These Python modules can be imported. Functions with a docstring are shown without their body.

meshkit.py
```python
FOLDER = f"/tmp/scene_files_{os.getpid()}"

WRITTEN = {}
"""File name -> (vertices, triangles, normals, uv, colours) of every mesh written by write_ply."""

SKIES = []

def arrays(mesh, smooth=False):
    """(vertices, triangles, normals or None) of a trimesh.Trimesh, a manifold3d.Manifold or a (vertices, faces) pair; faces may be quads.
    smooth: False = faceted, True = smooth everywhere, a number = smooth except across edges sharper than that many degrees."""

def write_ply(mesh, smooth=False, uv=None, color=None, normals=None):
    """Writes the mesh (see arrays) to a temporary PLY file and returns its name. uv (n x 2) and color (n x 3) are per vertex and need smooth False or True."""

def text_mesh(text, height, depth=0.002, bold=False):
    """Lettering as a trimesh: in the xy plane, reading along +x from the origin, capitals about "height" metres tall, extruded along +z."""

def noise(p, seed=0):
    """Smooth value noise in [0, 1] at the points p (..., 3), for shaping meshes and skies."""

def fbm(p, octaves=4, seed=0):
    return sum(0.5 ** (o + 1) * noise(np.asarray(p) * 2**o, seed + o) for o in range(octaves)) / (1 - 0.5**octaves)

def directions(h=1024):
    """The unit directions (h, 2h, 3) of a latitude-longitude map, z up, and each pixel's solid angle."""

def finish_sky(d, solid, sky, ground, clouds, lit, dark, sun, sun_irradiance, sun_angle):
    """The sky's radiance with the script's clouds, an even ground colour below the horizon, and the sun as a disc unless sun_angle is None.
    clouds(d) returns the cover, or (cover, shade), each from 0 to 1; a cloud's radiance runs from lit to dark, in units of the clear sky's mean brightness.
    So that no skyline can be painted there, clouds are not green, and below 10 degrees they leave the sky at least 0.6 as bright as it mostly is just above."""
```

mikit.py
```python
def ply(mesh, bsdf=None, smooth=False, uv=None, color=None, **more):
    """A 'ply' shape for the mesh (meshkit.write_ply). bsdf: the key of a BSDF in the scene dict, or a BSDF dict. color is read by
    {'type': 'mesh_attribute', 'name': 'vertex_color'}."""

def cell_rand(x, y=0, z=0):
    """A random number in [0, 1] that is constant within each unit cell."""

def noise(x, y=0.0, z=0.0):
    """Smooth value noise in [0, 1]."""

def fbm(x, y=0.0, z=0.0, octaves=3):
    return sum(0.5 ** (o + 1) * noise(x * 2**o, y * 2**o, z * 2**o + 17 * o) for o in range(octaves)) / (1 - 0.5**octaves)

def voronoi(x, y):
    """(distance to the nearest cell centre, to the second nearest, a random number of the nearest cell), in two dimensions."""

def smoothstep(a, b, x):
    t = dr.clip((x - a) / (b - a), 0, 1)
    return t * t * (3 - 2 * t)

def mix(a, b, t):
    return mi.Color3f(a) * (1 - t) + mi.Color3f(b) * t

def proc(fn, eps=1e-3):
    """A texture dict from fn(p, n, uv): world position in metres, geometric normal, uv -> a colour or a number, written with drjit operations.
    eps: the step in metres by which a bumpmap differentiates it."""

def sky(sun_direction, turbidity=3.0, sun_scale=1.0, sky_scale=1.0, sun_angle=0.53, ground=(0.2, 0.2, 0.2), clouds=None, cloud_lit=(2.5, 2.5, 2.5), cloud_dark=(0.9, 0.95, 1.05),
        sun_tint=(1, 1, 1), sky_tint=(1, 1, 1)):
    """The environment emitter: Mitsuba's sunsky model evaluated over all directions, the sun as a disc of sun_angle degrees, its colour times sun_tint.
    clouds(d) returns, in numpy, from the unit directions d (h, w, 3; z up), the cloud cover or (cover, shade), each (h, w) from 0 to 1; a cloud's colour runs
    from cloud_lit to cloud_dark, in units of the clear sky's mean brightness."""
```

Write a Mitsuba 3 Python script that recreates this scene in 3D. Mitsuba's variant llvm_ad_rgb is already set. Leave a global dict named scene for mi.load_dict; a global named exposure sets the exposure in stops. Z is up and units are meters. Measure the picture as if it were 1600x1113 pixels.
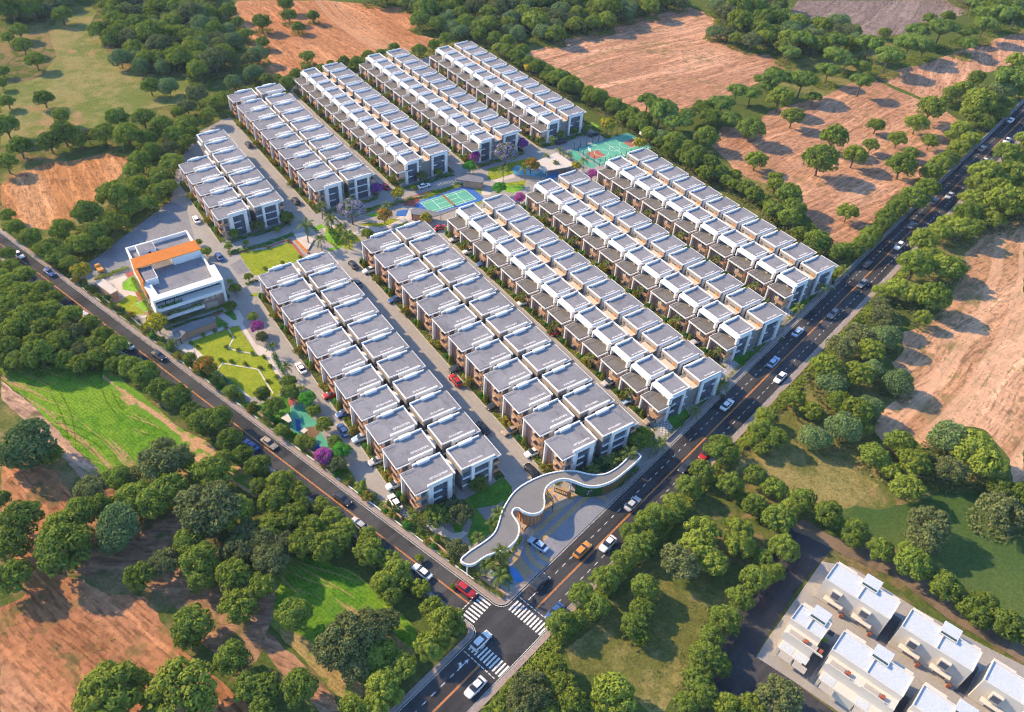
import math, random
import numpy as np, trimesh, drjit as dr, mitsuba as mi, mikit, meshkit
from mikit import ply, proc, noise, fbm, voronoi, cell_rand, smoothstep, mix
from shapely.geometry import Polygon, LineString, Point, MultiPolygon, box as sbox
from shapely.ops import unary_union
import shapely
T = mi.ScalarTransform4f
scene, labels = {}, {}
# ------------------------------------------------------------------ camera, sky, exposure
scene['camera'] = dict(type='perspective', fov=65.58, fov_axis='x', near_clip=1.0, far_clip=4000.0,
    principal_point_offset_x=0.0639, principal_point_offset_y=-0.0231,
    to_world=T().look_at(origin=[-62.355, -197.631, 151.192], target=[-61.981, -197.004, 150.509], up=[0, 0, 1]))
SUN = (-0.4134, 0.7457, 0.5225)
scene['sky'] = mikit.sky(SUN, turbidity=3.0, sun_scale=1.0, sky_scale=1.75, sun_angle=0.8, ground=(0.16, 0.15, 0.12), sun_tint=(1.0, 0.92, 0.78), sky_tint=(0.86, 0.99, 1.17))
exposure = 2.47

D = {'fields':{'tan_far':[(168.8,117.7),(189,120),(211.5,124.2),(231.6,125.5),(247.9,126.7),(264.9,127.9),(285.1,124.6),(286,109.6),(265.7,76.6),(264.5,60.5),(270.4,54.6),(265.7,39.4),(255.3,34.9),(250.1,35.9),(236.4,33.7),(218.3,30.7),(195.9,25.5),(175.1,39.7),(174,53.4),(169.2,76),(172.8,99.3)],
'orange_far':[(90.6,252.9),(117.5,236.8),(149.6,205.6),(148.7,186),(136,166.8),(143.3,154.8),(126,145.7),(114.4,157.4),(85.5,151.5),(66.7,154),(53,151.6),(47.9,158.8),(55.6,185.4),(61.4,219.2),(66.8,249.2),(75.9,261.7)],
'meadow':[(-4,306.4),(5.3,286),(-2.8,265.6),(-3.9,232.9),(-4.2,194.3),(8.1,184.7),(20.9,179.2),(19.7,161.3),(6.1,148.1),(-7.2,150.5),(-23.8,146.2),(-38.3,139.7),(-50.9,139.2),(-64.7,147.4),(-55.8,206.4),(-38.2,208.2),(-27.4,230.4),(-23.8,264.9),(-16.5,282)],
'brown_left':[(-69.8,113.3),(-65.5,119.5),(-51,122.4),(-44.3,119.8),(-30.9,119.4),(-20.8,111.9),(-33.3,94.2),(-39.4,88.4),(-43.3,79.1),(-52.3,75.8),(-59.8,73.2),(-67.9,78),(-70.5,88),(-72.9,93.1)],
'tan_right_a':[(223.1,11),(239.4,10.5),(254.3,9.2),(276,12.1),(290.9,11.5),(288.9,-3.7),(288.7,-15.2),(288.3,-28),(285.5,-35.2),(269.7,-44.4),(251.2,-50.7),(232.7,-60.2),(209.3,-61.6),(193.1,-67.2),(174.9,-74),(163.9,-73.1),(165.2,-66),(172.6,-51.2),(178,-37.6),(172.9,-21.7),(179.7,1.3),(196,11.4),(206.4,3.4)],
'tan_right_b':[(292.4,12.7),(304.8,11.6),(330.5,9.5),(371.1,11.2),(397.2,10.6),(410.1,10.8),(375.2,-10.3),(353.7,-13.2),(331.4,-10.7),(302,-19.3),(293.1,-21.6),(291,-12.8),(291.9,-1.5)],
'tan_low':[(234.5,-95.6),(224.3,-91.9),(215.2,-92.4),(196.7,-98.1),(182.6,-105.2),(169.4,-110.9),(155.9,-113.7),(144.4,-112.9),(137.5,-118),(130.4,-119.5),(127,-128.2),(111.3,-131),(104.9,-133.9),(102.5,-137.7),(110.5,-137.9),(109.3,-144.9),(114.1,-147.8),(124.8,-145.1),(128.9,-148.2),(124.4,-157.6),(118.8,-162.7),(119.3,-165.3)],
'grey_far':[(344,101.4),(427.2,51.7),(407.6,39.7),(374.7,42.6),(354,39.1),(336.3,41.9),(333,49),(331,77),(321.6,88.3)],
'green_crop':[(-85.9,6.7),(-79.6,6),(-74,1.1),(-66.6,-4.9),(-61.9,-11.5),(-59.5,-22.5),(-55.1,-36.3),(-51.3,-48.9),(-49.3,-58.1),(-58.5,-55.5),(-71.1,-46.8),(-71.4,-44.8),(-74.2,-36.4),(-77.8,-24.7),(-82.2,-9),(-86.7,1.8)],
'green_low':[(-45.2,-96.2),(-40.4,-91.9),(-34.2,-97.1),(-29,-104.5),(-27.8,-111.3),(-25.3,-116.8),(-24.4,-122.9),(-26.5,-126.6),(-32.5,-130.2),(-37.8,-130.8),(-43.7,-128.7),(-45.2,-124.5),(-47,-116),(-49.3,-109.7),(-51.7,-101.5),(-49.2,-94.8)],
'brown_low':[(-90.7,-25.3),(-86.3,-32.9),(-80,-40.3),(-78.7,-50.3),(-80.7,-54.6),(-85.9,-55.8),(-90.4,-66.9),(-83.7,-72.3),(-76.7,-82.1),(-70.9,-86),(-69.5,-93.4),(-67.5,-101.3),(-64.5,-109.5),(-61.2,-116.8),(-59.5,-121.9),(-71.6,-121.3),(-102.4,-102.8),(-98,-73.3),(-92.2,-73.7),(-91.1,-67.4),(-95.3,-55.6)],
'track_low':[(-52.9,-104.6),(-51.6,-106.7),(-48.9,-114.8),(-47,-122.3),(-44.7,-130.8),(-49,-128.2),(-51.6,-118.7),(-54.3,-108.4)],
'dark_lawn':[(72.4,-142.9),(84.3,-151.6),(101.6,-156.4),(117.4,-166.4),(81.7,-188),(81,-178.1),(79.7,-169.5),(77.8,-159.1),(70.2,-149.4)],
'pale_lawn':[(85.7,-115.7),(93,-120),(82.8,-131.5),(87.5,-137.4),(90.4,-146.9),(77.7,-147.7),(71.7,-142.5),(70.3,-136),(60.4,-139),(56.3,-133.3),(57.3,-127.1),(68.2,-122.8),(72.6,-123)],
'pale_lawn_b':[(14.2,-138.2),(28.4,-136.5),(27.9,-144.6),(30.5,-150.6),(25,-152.5),(15.8,-159),(7.8,-161.7),(4.9,-160.5),(3.1,-150.7),(-2.9,-147.1),(-1,-141.9),(7.9,-140.6)],
'dirt_strip':[(-86.7,1.8),(-82.2,-9),(-77.8,-24.7),(-74.2,-36.4),(-71.4,-44.8),(-72.3,-48.5),(-75,-46.9),(-77,-38.5),(-79.2,-32.2),(-82.3,-21.3),(-88,-6.9)],
'verge_soil':[(-62.4,-5.9),(-58.1,-13.8),(-55.2,-22.9),(-51.9,-34.1),(-47.7,-45.3),(-44.3,-54.3),(-41.3,-62.2),(-39.2,-68.8),(-40.6,-72.5),(-44.4,-64),(-48.1,-57),(-51.3,-48.9),(-55,-37.6),(-58.8,-26.5),(-62.1,-15.9)],
'low_soil':[(-72.3,-48.5),(-69.4,-52.5),(-64.1,-61.3),(-58.9,-69.8),(-55.5,-77.1),(-49.2,-94.8),(-45,-97.3),(-49.1,-103.9),(-55.8,-112.3),(-61.1,-109.2),(-64.9,-100.4),(-66.5,-89),(-71.7,-82.7),(-78.5,-75.4),(-85.1,-71),(-79.4,-52.1),(-76.7,-48.1)]},
'site_nw':[(26.5,123.9),(18.8,123.6),(5.9,117.1),(-8.5,95.9),(-18.7,70.2),(-55.5,43.9),(-60.3,40)],
'site':{'lawns':{'bright':[[(-46.5,29),(-42.8,31.6),(-42.4,29.1),(-43,22.6),(-44.6,22.8),(-47.2,25.8)],[(-46.2,16.7),(-43,16.4),(-43,11.3),(-44.3,11.1)],[(20.5,22.4),(22.1,23.2),(22.2,15.1),(20,15.4),(19.1,19.9)],[(17.6,27.4),(21.7,28.4),(22.2,25.8),(18.1,25)],[(17.2,13.1),(21.5,12.8),(21.7,11.5),(17.1,11.6)],[(36.8,25.3),(43.9,25.4),(45.9,23.2),(40.4,22.5)],[(91.5,17.1),(96.6,14.4),(96.5,11.7),(90.5,11.3),(88.6,13.8)],[(151.6,42.1),(151.7,36.7),(150.1,36.8),(150.4,41.1)]],
'olive':[[(-51,20),(-46.1,21.7),(-44.5,19.9),(-44.3,17.3),(-46.3,16.5),(-44.4,11),(-44.5,9.5),(-46.3,11),(-47.9,10)],[(-37.2,-9.6),(-22.4,-9.6),(-22.2,-24.2),(-20.5,-27.3),(-20.8,-40),(-23.6,-43.9),(-29.9,-40.1),(-33.9,-25.7),(-35.7,-16.4)],[(-9.1,25.6),(-5.1,25.3),(0.6,23.1),(7.2,23.8),(8.2,21.3),(8.5,12.9),(4.6,11.5),(-2.8,11.8),(-7.9,10.7),(-9.3,12.1),(-9.4,20.4)],[(32.5,21.2),(36.4,20.7),(39.4,18),(43.8,19.2),(46.6,16.9),(41.8,15.9),(37.5,16.7),(34.5,19.4)],[(42.5,13.1),(47.8,14.7),(48,13.4),(41.8,11.2)],[(59.9,25),(63.5,27.1),(74.8,27),(77.4,25.5),(68.4,24.5),(60.5,23.7)],[(79.5,21.5),(82.4,19.5),(80.3,16.7)],[(74.9,12.1),(78.7,13.1),(77.8,11.7),(75.3,10.6)],[(90.9,28.2),(94.6,27.1),(91.8,23.5),(87.6,24.2)],[(22.1,14.1),(26,12.3),(24.1,8.4),(22.3,10.1)],[(-14.5,2.5),(-11.2,2.9),(-12.5,0.8)],[(22.2,25.9),(27,20.6),(29.3,14),(28.7,11.6),(20.1,12.3),(18.7,18.2)],[(92.1,31.1),(109.5,30.3),(104.4,23),(99.3,23.2),(89.3,22.9)],[(89.2,19.5),(99.9,16.5),(97.9,13.6),(89.6,15.2)]],
'deep':[[(-1.7,-99.3),(13.2,-98.2),(13.2,-101.6),(12,-103.7),(6.6,-106.6),(3.1,-110.3),(-4.1,-110.9),(-3.5,-108.2),(-0.5,-105.6),(-0.7,-102)],[(-24,-1.3),(-21.2,-2),(-21.7,-6.6),(-22.6,-6.8)],[(-26.5,-2),(-24.5,-7.8),(-27.7,-7.8),(-27.6,-4.5)],[(-4.5,-103.2),(-2.3,-105),(-4,-106.6),(-5.7,-106.1)],[(92.6,-95.5),(98.7,-95.2),(101.7,-97),(92.3,-99.6)],[(101.3,-95.4),(107.8,-95.3),(106.7,-96.4),(101.1,-97.5)],[(93.1,-94.9),(100,-94.6),(99.5,-98.2),(93.2,-99.5)],[(101.2,-95.1),(108.7,-95.2),(106.6,-96.7),(101,-97.6)],[(125.1,-86.9),(132.4,-86.4),(133.3,-88.8),(124.5,-90.1)],[(133.5,-87.1),(140.9,-87.2),(138.1,-88),(133.7,-88.5)],[(61,-103.4),(67.7,-103.2),(66.9,-106.3),(61.6,-108.3),(59.9,-108)],[(71.1,-103.6),(76,-103.4),(75.9,-104.6),(71.7,-105.1)],[(-29.7,-44.1),(-20.9,-43.7),(-22.4,-49.6),(-25.5,-56.5),(-22.6,-61.7),(-23.8,-67.5),(-18.9,-69.3),(-18,-78.3),(-23,-75.3),(-24.1,-68.2),(-31.6,-48.9)]]},
'paths':[[(-25.9,-2.4),(-24.1,-2.3),(-22,-7.1),(-21.1,-5.2),(-21.3,-2.2),(-19.6,-2.5),(-19.7,-7.8),(-20.8,-9),(-20.8,-20.5),(-18,-25.4),(-19.2,-27.9),(-19.9,-39.4),(-20.9,-39),(-20.5,-27.9),(-22.1,-24.3),(-21.9,-9.9),(-24.6,-8.8),(-37.6,-10.1),(-37.9,-8.9),(-24.3,-7.9)],[(-41.7,-2.9),(-34.4,-0.6),(-34.3,-5.6),(-38.8,-6.5),(-36.6,-13),(-37.5,-14.7),(-39.7,-13.6),(-41.3,-8.6)],[(-36.6,-13),(-35.3,-17.4),(-36.7,-20.2),(-37.3,-17.8)],[(-34.4,-27),(-31.8,-33.4),(-29.7,-40.2),(-31,-39.5),(-34.3,-28.2)],[(-50.2,32.3),(-44.7,33),(-44.4,31.1),(-46.5,29.5),(-47.3,25.6),(-44.2,22.3),(-44.5,19.9),(-46.3,21.9),(-51,20),(-51.5,22.9),(-48.5,26.8)],[(-51.6,19.6),(-48,9.8),(-44.3,9.2),(-44.8,8.3),(-47.8,8.8),(-49.6,13)],[(-9.6,-99.2),(-8.5,-99.7),(-7.3,-102.8),(-5.9,-106.1),(-3.8,-106.2),(-2.9,-107.6),(-4.9,-108.1),(-7.2,-107.3),(-10.2,-102.5)],[(20.8,25.5),(26.4,25.7),(29.2,17.6),(36.5,19.7),(38.5,15),(42,15.8),(53.4,21.9),(55.8,19.2),(49.5,14.9),(42.3,13.9),(38,14.1),(30.9,14.8),(28.1,16.5),(23.5,22.7),(20.7,22.7)],[(81.6,19.3),(84.2,15.7),(82.6,14.3),(80.2,15.5)],[(89.3,22.9),(98.7,22.8),(97.9,20.5),(89.6,20.6)]],
'paving_grey':[[(-13.9,21),(-9.7,22.7),(-9.6,14.8),(-13.6,14.7)],[(2.5,-102.8),(7,-104.3),(9.4,-104.2),(6,-106.5),(2.5,-107.1)]],
'terracotta':[[(-44.4,33.8),(-41.9,34.1),(-42.2,31.5),(-44.2,31.1)],[(-44.3,22.4),(-42.3,21.9),(-42.9,16.8),(-44.2,17.4)],[(-44.3,10.4),(-42.9,10.9),(-43,6.4),(-43.6,5.8)],[(-27.8,-1.2),(-23.4,0.2),(-24,-1.3),(-27,-2.1)],[(51.9,24.6),(57.4,28.4),(60.2,26.1),(55.4,21)],[(57.3,28.5),(67.9,28.3),(68,27.3),(60.7,27)],[(-22,-46.8),(-19.2,-44.8),(-18.4,-46.7),(-22.2,-49.2)]],
'red_path':[[(-12.2,26.5),(-6.5,26.1),(-1.9,26.1),(1.1,24.4),(8.3,25.1)],[(8.3,25.1),(8.5,13.2)]],
'orange_bench':[(10,22.7),(10.6,14.1)],
'deck':[(10.8,26.5),(14.6,25.9),(15.3,20.1),(11.4,15.7),(10.1,16.5)],
'thin_paths':[[(-25.3,-8.4),(-25.4,-14.5),(-28.3,-17.8),(-26.6,-20.4),(-20.4,-26.5)],[(-33.9,-25),(-31.9,-23.2),(-24.2,-30.8),(-24.2,-42)]],
'topiary':[(-25.8,-9.1),(-29.1,-9),(-32.7,-9.1),(-36.9,-10.6),(-35.9,-13.1),(-25.8,-13.4),(-28.6,-17.6),(-26.2,-20.6),(-23.2,-24),(-20.9,-27.1),(-20.9,-31.8),(-20.9,-36.7),(-32,-22.1),(-29.6,-24.3),(-26.6,-27.3),(-23.6,-30.8),(-23.7,-37),(-6.7,25.8),(0.4,23.7),(7.5,23.9),(7.3,13.1),(1.1,13.1),(-5,13.1)],
'club_garden_roof':[(-40.5,-5.9),(-34.5,-4),(-28.5,-4.6),(-27.8,-7.6),(-37.2,-8),(-39.2,-9.7),(-40.8,-9.1)],
'cabin_roof':[(-54,29.8),(-51.3,30.7),(-48.8,22.4),(-51.3,21.5)],
'courtA':{'base':[(55.5,21.5),(58.6,23.8),(68.2,24.1),(77.8,24.4),(79.6,21.7),(79.3,14.4),(77.9,12.9),(66.5,13.3),(57.2,13.3)],
'court':[(57.9,23.3),(76.9,23),(77,14.3),(58.4,14.7)],
'blue':[(48.4,22.2),(52.5,21.1),(49.3,17.6),(46.4,19.6)]},
'pav1':[(50.8,16.8),(53.3,16.7),(56.9,12.2),(59.1,9.9),(65.8,10),(65.5,8.9),(58.7,8.5),(54.9,8.7),(49.7,14.3)],
'pav2':[(74.8,27.1),(81.3,27.4),(84.9,22.6),(83.4,20),(82,19.6),(76.9,24.7)],
'pergola':[(68.3,27.6),(77.4,26.1)],
'pool':[(100.5,25.9),(103.8,27.4),(103.7,24.4),(106.2,20.1),(109.1,18.2),(109,14.1),(105.7,16.7),(99.2,22.3)],
'pool2':[(109,21.3),(110.4,16.7),(113.9,16.1),(113.1,12.8),(107.7,12.4),(108.2,15.8)],
'sail':[(108.2,22.1),(119.3,23.8),(119.6,14.5),(122.2,12.1),(115.6,12.4),(106.8,14.3)],
'playmat':[(127.8,26.4),(130.1,25.6),(129,19.3),(129.6,12),(127.4,11.1),(126.3,13.8),(125.7,20.5)],
'courtB':[(131.4,24.6),(157,26.7),(157.9,15.1),(132.4,11.9)],
'court_keys':[[(132.3,20.9),(136.8,21),(137,18.1),(132.7,17.7)],[(153,20.8),(158.2,21.5),(157.7,17.6),(153.3,17.3)]],
'posts':[(132.1,27.1),(135.6,27.5),(138.8,27.6),(141.9,27.4),(145.5,27.8),(148.8,27.6),(152.1,27.7),(155.6,27.8),(159,27.9),(158.8,24.6),(159.2,22.2),(159.4,19.5),(159.3,16.6),(132,24.3),(132.3,21.7),(132.3,18.9),(132.1,15.9),(132.1,13.7),(132.2,12),(135.7,12.2),(139.3,12.4),(142.6,12.4),(145.4,11.9)],
'play_blob':[(-22.2,-49.7),(-19.9,-49.3),(-18.7,-51.8),(-19.3,-54.2),(-18.2,-57.9),(-19,-61.7),(-18.9,-67.9),(-18.8,-69.2),(-20.8,-68.3),(-23.7,-67.2),(-23.9,-65.2),(-20.5,-64.1),(-23.7,-60.2),(-25.1,-57.1),(-24.3,-53.2),(-22.8,-50.7)],
'play_circle':(-21.1,-60.5),
'play_circle_r':2.11,
'play_blue':[[(-22.8,-53.8),(-21.7,-54.8),(-23.1,-58.3),(-24.2,-58.3)],[(-22.6,-64.7),(-20.9,-65.1),(-21.8,-68),(-23.3,-67.4)]],
'play_roofs':[[(-26.5,-54),(-24.3,-53.3),(-24.4,-56.4),(-25.4,-56.6)],[(-24,-60.9),(-22.7,-60.3),(-22.1,-61.5),(-23.5,-62.1)]],
'beds':[[(-15,-97.9),(-9.9,-97.5),(-7.6,-98.1),(-9.5,-99.1),(-10.5,-102.4),(-7.4,-107.3),(-7.3,-108.2),(-9.7,-110.3),(-11.4,-107.5),(-12.6,-104.5),(-14,-101.1)],[(-12.1,-97.6),(-0.1,-96.5),(-0.3,-98.4),(-6.9,-98.3)],[(28.9,-105.1),(32.8,-109),(37.6,-110.3),(45.5,-108),(48.4,-108.3),(46.6,-105.2),(38,-103.5),(31.1,-102.3)],[(2.6,-116.7),(7,-114.3),(6.7,-115.7),(1.9,-117.8),(0.1,-119),(-1.5,-124.2),(-4,-122.7),(-3.9,-116.6),(-6.8,-116),(-7.1,-119.4),(-8.7,-114.8),(-9.6,-113.2),(-4.6,-115),(-0.8,-115.4)],[(-37.3,-17.8),(-34,-26.1),(-31.8,-34.1),(-31,-39.5),(-36.2,-36.3),(-37.3,-30.1),(-39.4,-20.5)],[(-29.7,-44.1),(-26.8,-51),(-24.9,-59.8),(-23.3,-66.5),(-23.8,-68.4),(-25.2,-63.8),(-29,-55.4),(-30.8,-50.4),(-31.3,-48.1)],[(-21.7,-72.7),(-18.9,-75.9),(-18.2,-78.2),(-21.6,-76.1)],[(-12.7,28.3),(0.6,27.5),(11.1,28.1),(10.5,26.1),(0.4,25.4),(-12.8,26.2)],[(-13.4,9),(-9.3,9.1),(-9.3,7.6),(-13.4,7.6)],[(37.6,29.4),(45,28.8),(44.5,26.6),(36.6,26.3)],[(35.8,-112.9),(43.1,-111.7),(43.1,-113.6),(35.4,-115.3),(33.6,-115.1)],[(-18.8,-27.3),(-17.5,-26.5),(-18.2,-36.6),(-19.2,-36.8)],[(-53.9,36.7),(-43.4,37.3),(-42,35.4),(-53.5,34.2)],[(-56.3,32.9),(-54.7,28.1),(-51.9,19.4),(-52.4,18.3),(-54.1,24.4),(-56.5,29.7)],[(23.3,27),(24.4,12.5),(20.7,13.6),(21.4,22.2)],[(-40.8,7.8),(-26.4,8.3),(-27.4,5.2),(-40.5,2.2)]],
'planters':[[(-54,23.5),(-52.1,17)],[(-49.3,9.9),(-47.4,3.1)],[(-30.7,-47.9),(-28.9,-54)],[(-25.3,-63.9),(-23.9,-68.5)],[(-16.1,-91.5),(-14.5,-96.9)],[(-11.7,-105.1),(-10.2,-111.3)],[(-7.3,-119.5),(-5,-125.6)]],
'diamonds':[[(55.5,-102.7),(60.3,-103.6),(60.2,-108.5),(56.3,-108.9)],[(-15,-89.4),(-12.7,-88.9),(-11.5,-94.7),(-13.2,-96.9),(-14.5,-97.3),(-16.2,-91.7)],[(88.6,-94.8),(92.3,-95.3),(92.6,-99.8),(88.9,-101.1)],[(122,-86.3),(124.2,-86.4),(124.4,-91.2),(121.5,-91.8)],[(88.9,-94.4),(92.6,-95.4),(92.9,-99.9),(90.2,-100.1)]],
'canopy':[(-10.09,-115.25),(-6.6,-114.46),(-2.88,-114.17),(0.11,-113.48),(2.35,-111.69),(4.35,-109.7),(6.02,-108.46),(9.22,-106.52),(11.94,-105.6),(15,-105.27),(19.21,-105.39),(22.31,-106.13),(25.12,-107.28),(27,-108.67),(28.3,-110.34),(29.81,-111.72),(31.97,-112.75),(34.2,-112.8),(36.77,-112.45),(39.27,-111.76),(41.91,-110.71),(42.83,-110.79),(43.32,-112.72),(42.85,-113.26),(40.09,-113.98),(36.29,-114.84),(32.73,-115.48),(29.9,-115.31),(27.51,-114.61),(25.68,-113.21),(24.62,-111.29),(23.44,-109.49),(21.89,-108.65),(19.87,-108.45),(17.74,-108.9),(16.01,-110.41),(14.94,-112.36),(13.49,-113.87),(11.72,-114.22),(9.94,-113.44),(8.93,-111.95),(8.71,-110.68),(7.79,-110.13),(6.61,-110.97),(6.46,-112.57),(6.29,-114.52),(5,-116.39),(3.33,-117.61),(1.24,-118.26),(-0.77,-118.35),(-3.29,-117.77),(-5.45,-117.65),(-7.63,-118.09),(-9.25,-117.67),(-10.01,-116.38)],
'gatehouse':(11.9,-111.5),
'wing_wall':[(25.7,-110.8),(25.6,-112.3),(27.8,-113.9),(30,-114.9),(33.3,-115.4)],
'gates':[[(21.1,-108),(23.1,-111.2)],[(19.3,-107.2),(18.8,-110.6)],[(17.1,-112.7),(18.8,-110.6)],[(8.3,-113.9),(10,-113.4)]],
'plaza':[(8.3,-111.8),(10.2,-112.7),(15.2,-111.7),(17,-109.4),(25.1,-114.3),(24.6,-112.7),(26.6,-114.5),(29,-115.8),(32.8,-115.9)],
'peach':[[(20,-106.8),(21.6,-107.4),(22.6,-111.6),(23.3,-112.7),(17.2,-112.6),(16.2,-111.6),(19,-110.6),(19.2,-107.4)],[(9.1,-111.8),(9.9,-113.5),(10.7,-114.8),(8.6,-116.4),(8.3,-113.9),(7.7,-113.3)]],
'pool3':[(-3.6,-122.7),(0.3,-119.1),(-0.1,-119.1),(-3.9,-119.1),(-4.8,-122),(-1.4,-124),(0.2,-119.6)],
'cars':[(-71.8,61.4,'white','L'),(-65.1,45.9,'blue','L'),(-60.1,17.7,'silver','L'),(-52.8,-2.5,'silver','L'),(-46.4,-11.8,'dark','L'),(-36.2,-57.3,'blue','L'),(-31.9,-59,'tan','L'),(-23.6,-84.6,'dark','L'),(-23.4,-93.2,'silver','L'),(-17.2,-111.5,'white','L'),(-11.4,-120.2,'red','L'),(8.7,-118.7,'lightblue','P'),(3.3,-126.8,'dark','R'),(16.3,-125,'orange','R'),(22.3,-126.6,'white','R'),(1.9,-134.2,'blue','R'),(-14.9,-131.8,'white','R'),(-21.1,-139.4,'white','R'),(34.5,-120.8,'silver','R'),(53.1,-118.8,'dark','R'),(77.6,-108.4,'white','R'),(60.5,-118.2,'red','R'),(101.1,-102.9,'lightblue','R'),(97.8,-108.3,'white','R'),(117.3,-97.3,'lightblue','R'),(133,-96.9,'grey','R'),(153.5,-91.3,'grey','R'),(163.7,-85.2,'dark','R'),(181.4,-83.8,'white','R'),(194.5,-81.6,'lightblue','R'),(196.1,-77.9,'grey','R'),(217,-71.9,'grey','R'),(225.3,-72.3,'silver','R'),(260.2,-63.2,'white','R'),(269.1,-56.6,'tan','R'),(283.9,-57.6,'white','R'),(302.8,-47.6,'white','R'),(19.8,46,'dark','Y'),(20.3,0,'dark','Y'),(55.3,4.5,'red','X'),(17,-9.2,'grey','Y'),(-14.9,52.4,'white','Y'),(-15.5,26.7,'blue','Y'),(20.4,95.5,'dark','Y'),(-13.9,-37.1,'white','Y'),(-13.9,-64.5,'blue','Y'),(20.5,-63.5,'red','Y'),(-13.3,-91.7,'white','Y'),(17.4,-82.2,'dark','Y'),(19.9,-100.5,'black','Y'),(52.2,38.5,'red','Y'),(144.4,32.1,'dark','X'),(129,33.4,'dark','X'),(64.7,31.6,'white','X')],
'driveway_cars':[(-11,-50.9,'red'),(-10.9,-59,'blue'),(-11.1,-69.2,'lightblue'),(-11,-78,'silver'),(-10.7,-87,'white'),(23.8,-95.6,'white'),(56.4,-85.5,'silver'),(56.7,-93.5,'lightblue'),(56.6,-102.3,'tan'),(56.6,-4.2,'silver'),(56.8,-12.6,'white'),(57,-20.8,'blue'),(23.6,-5.5,'white'),(23.4,-23,'blue'),(56.9,-44.5,'white'),(56.9,-61,'red'),(89.5,-85.1,'silver'),(23.3,-59.4,'dark'),(24.5,-77,'dark'),(23.1,-86.6,'tan')],
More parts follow.
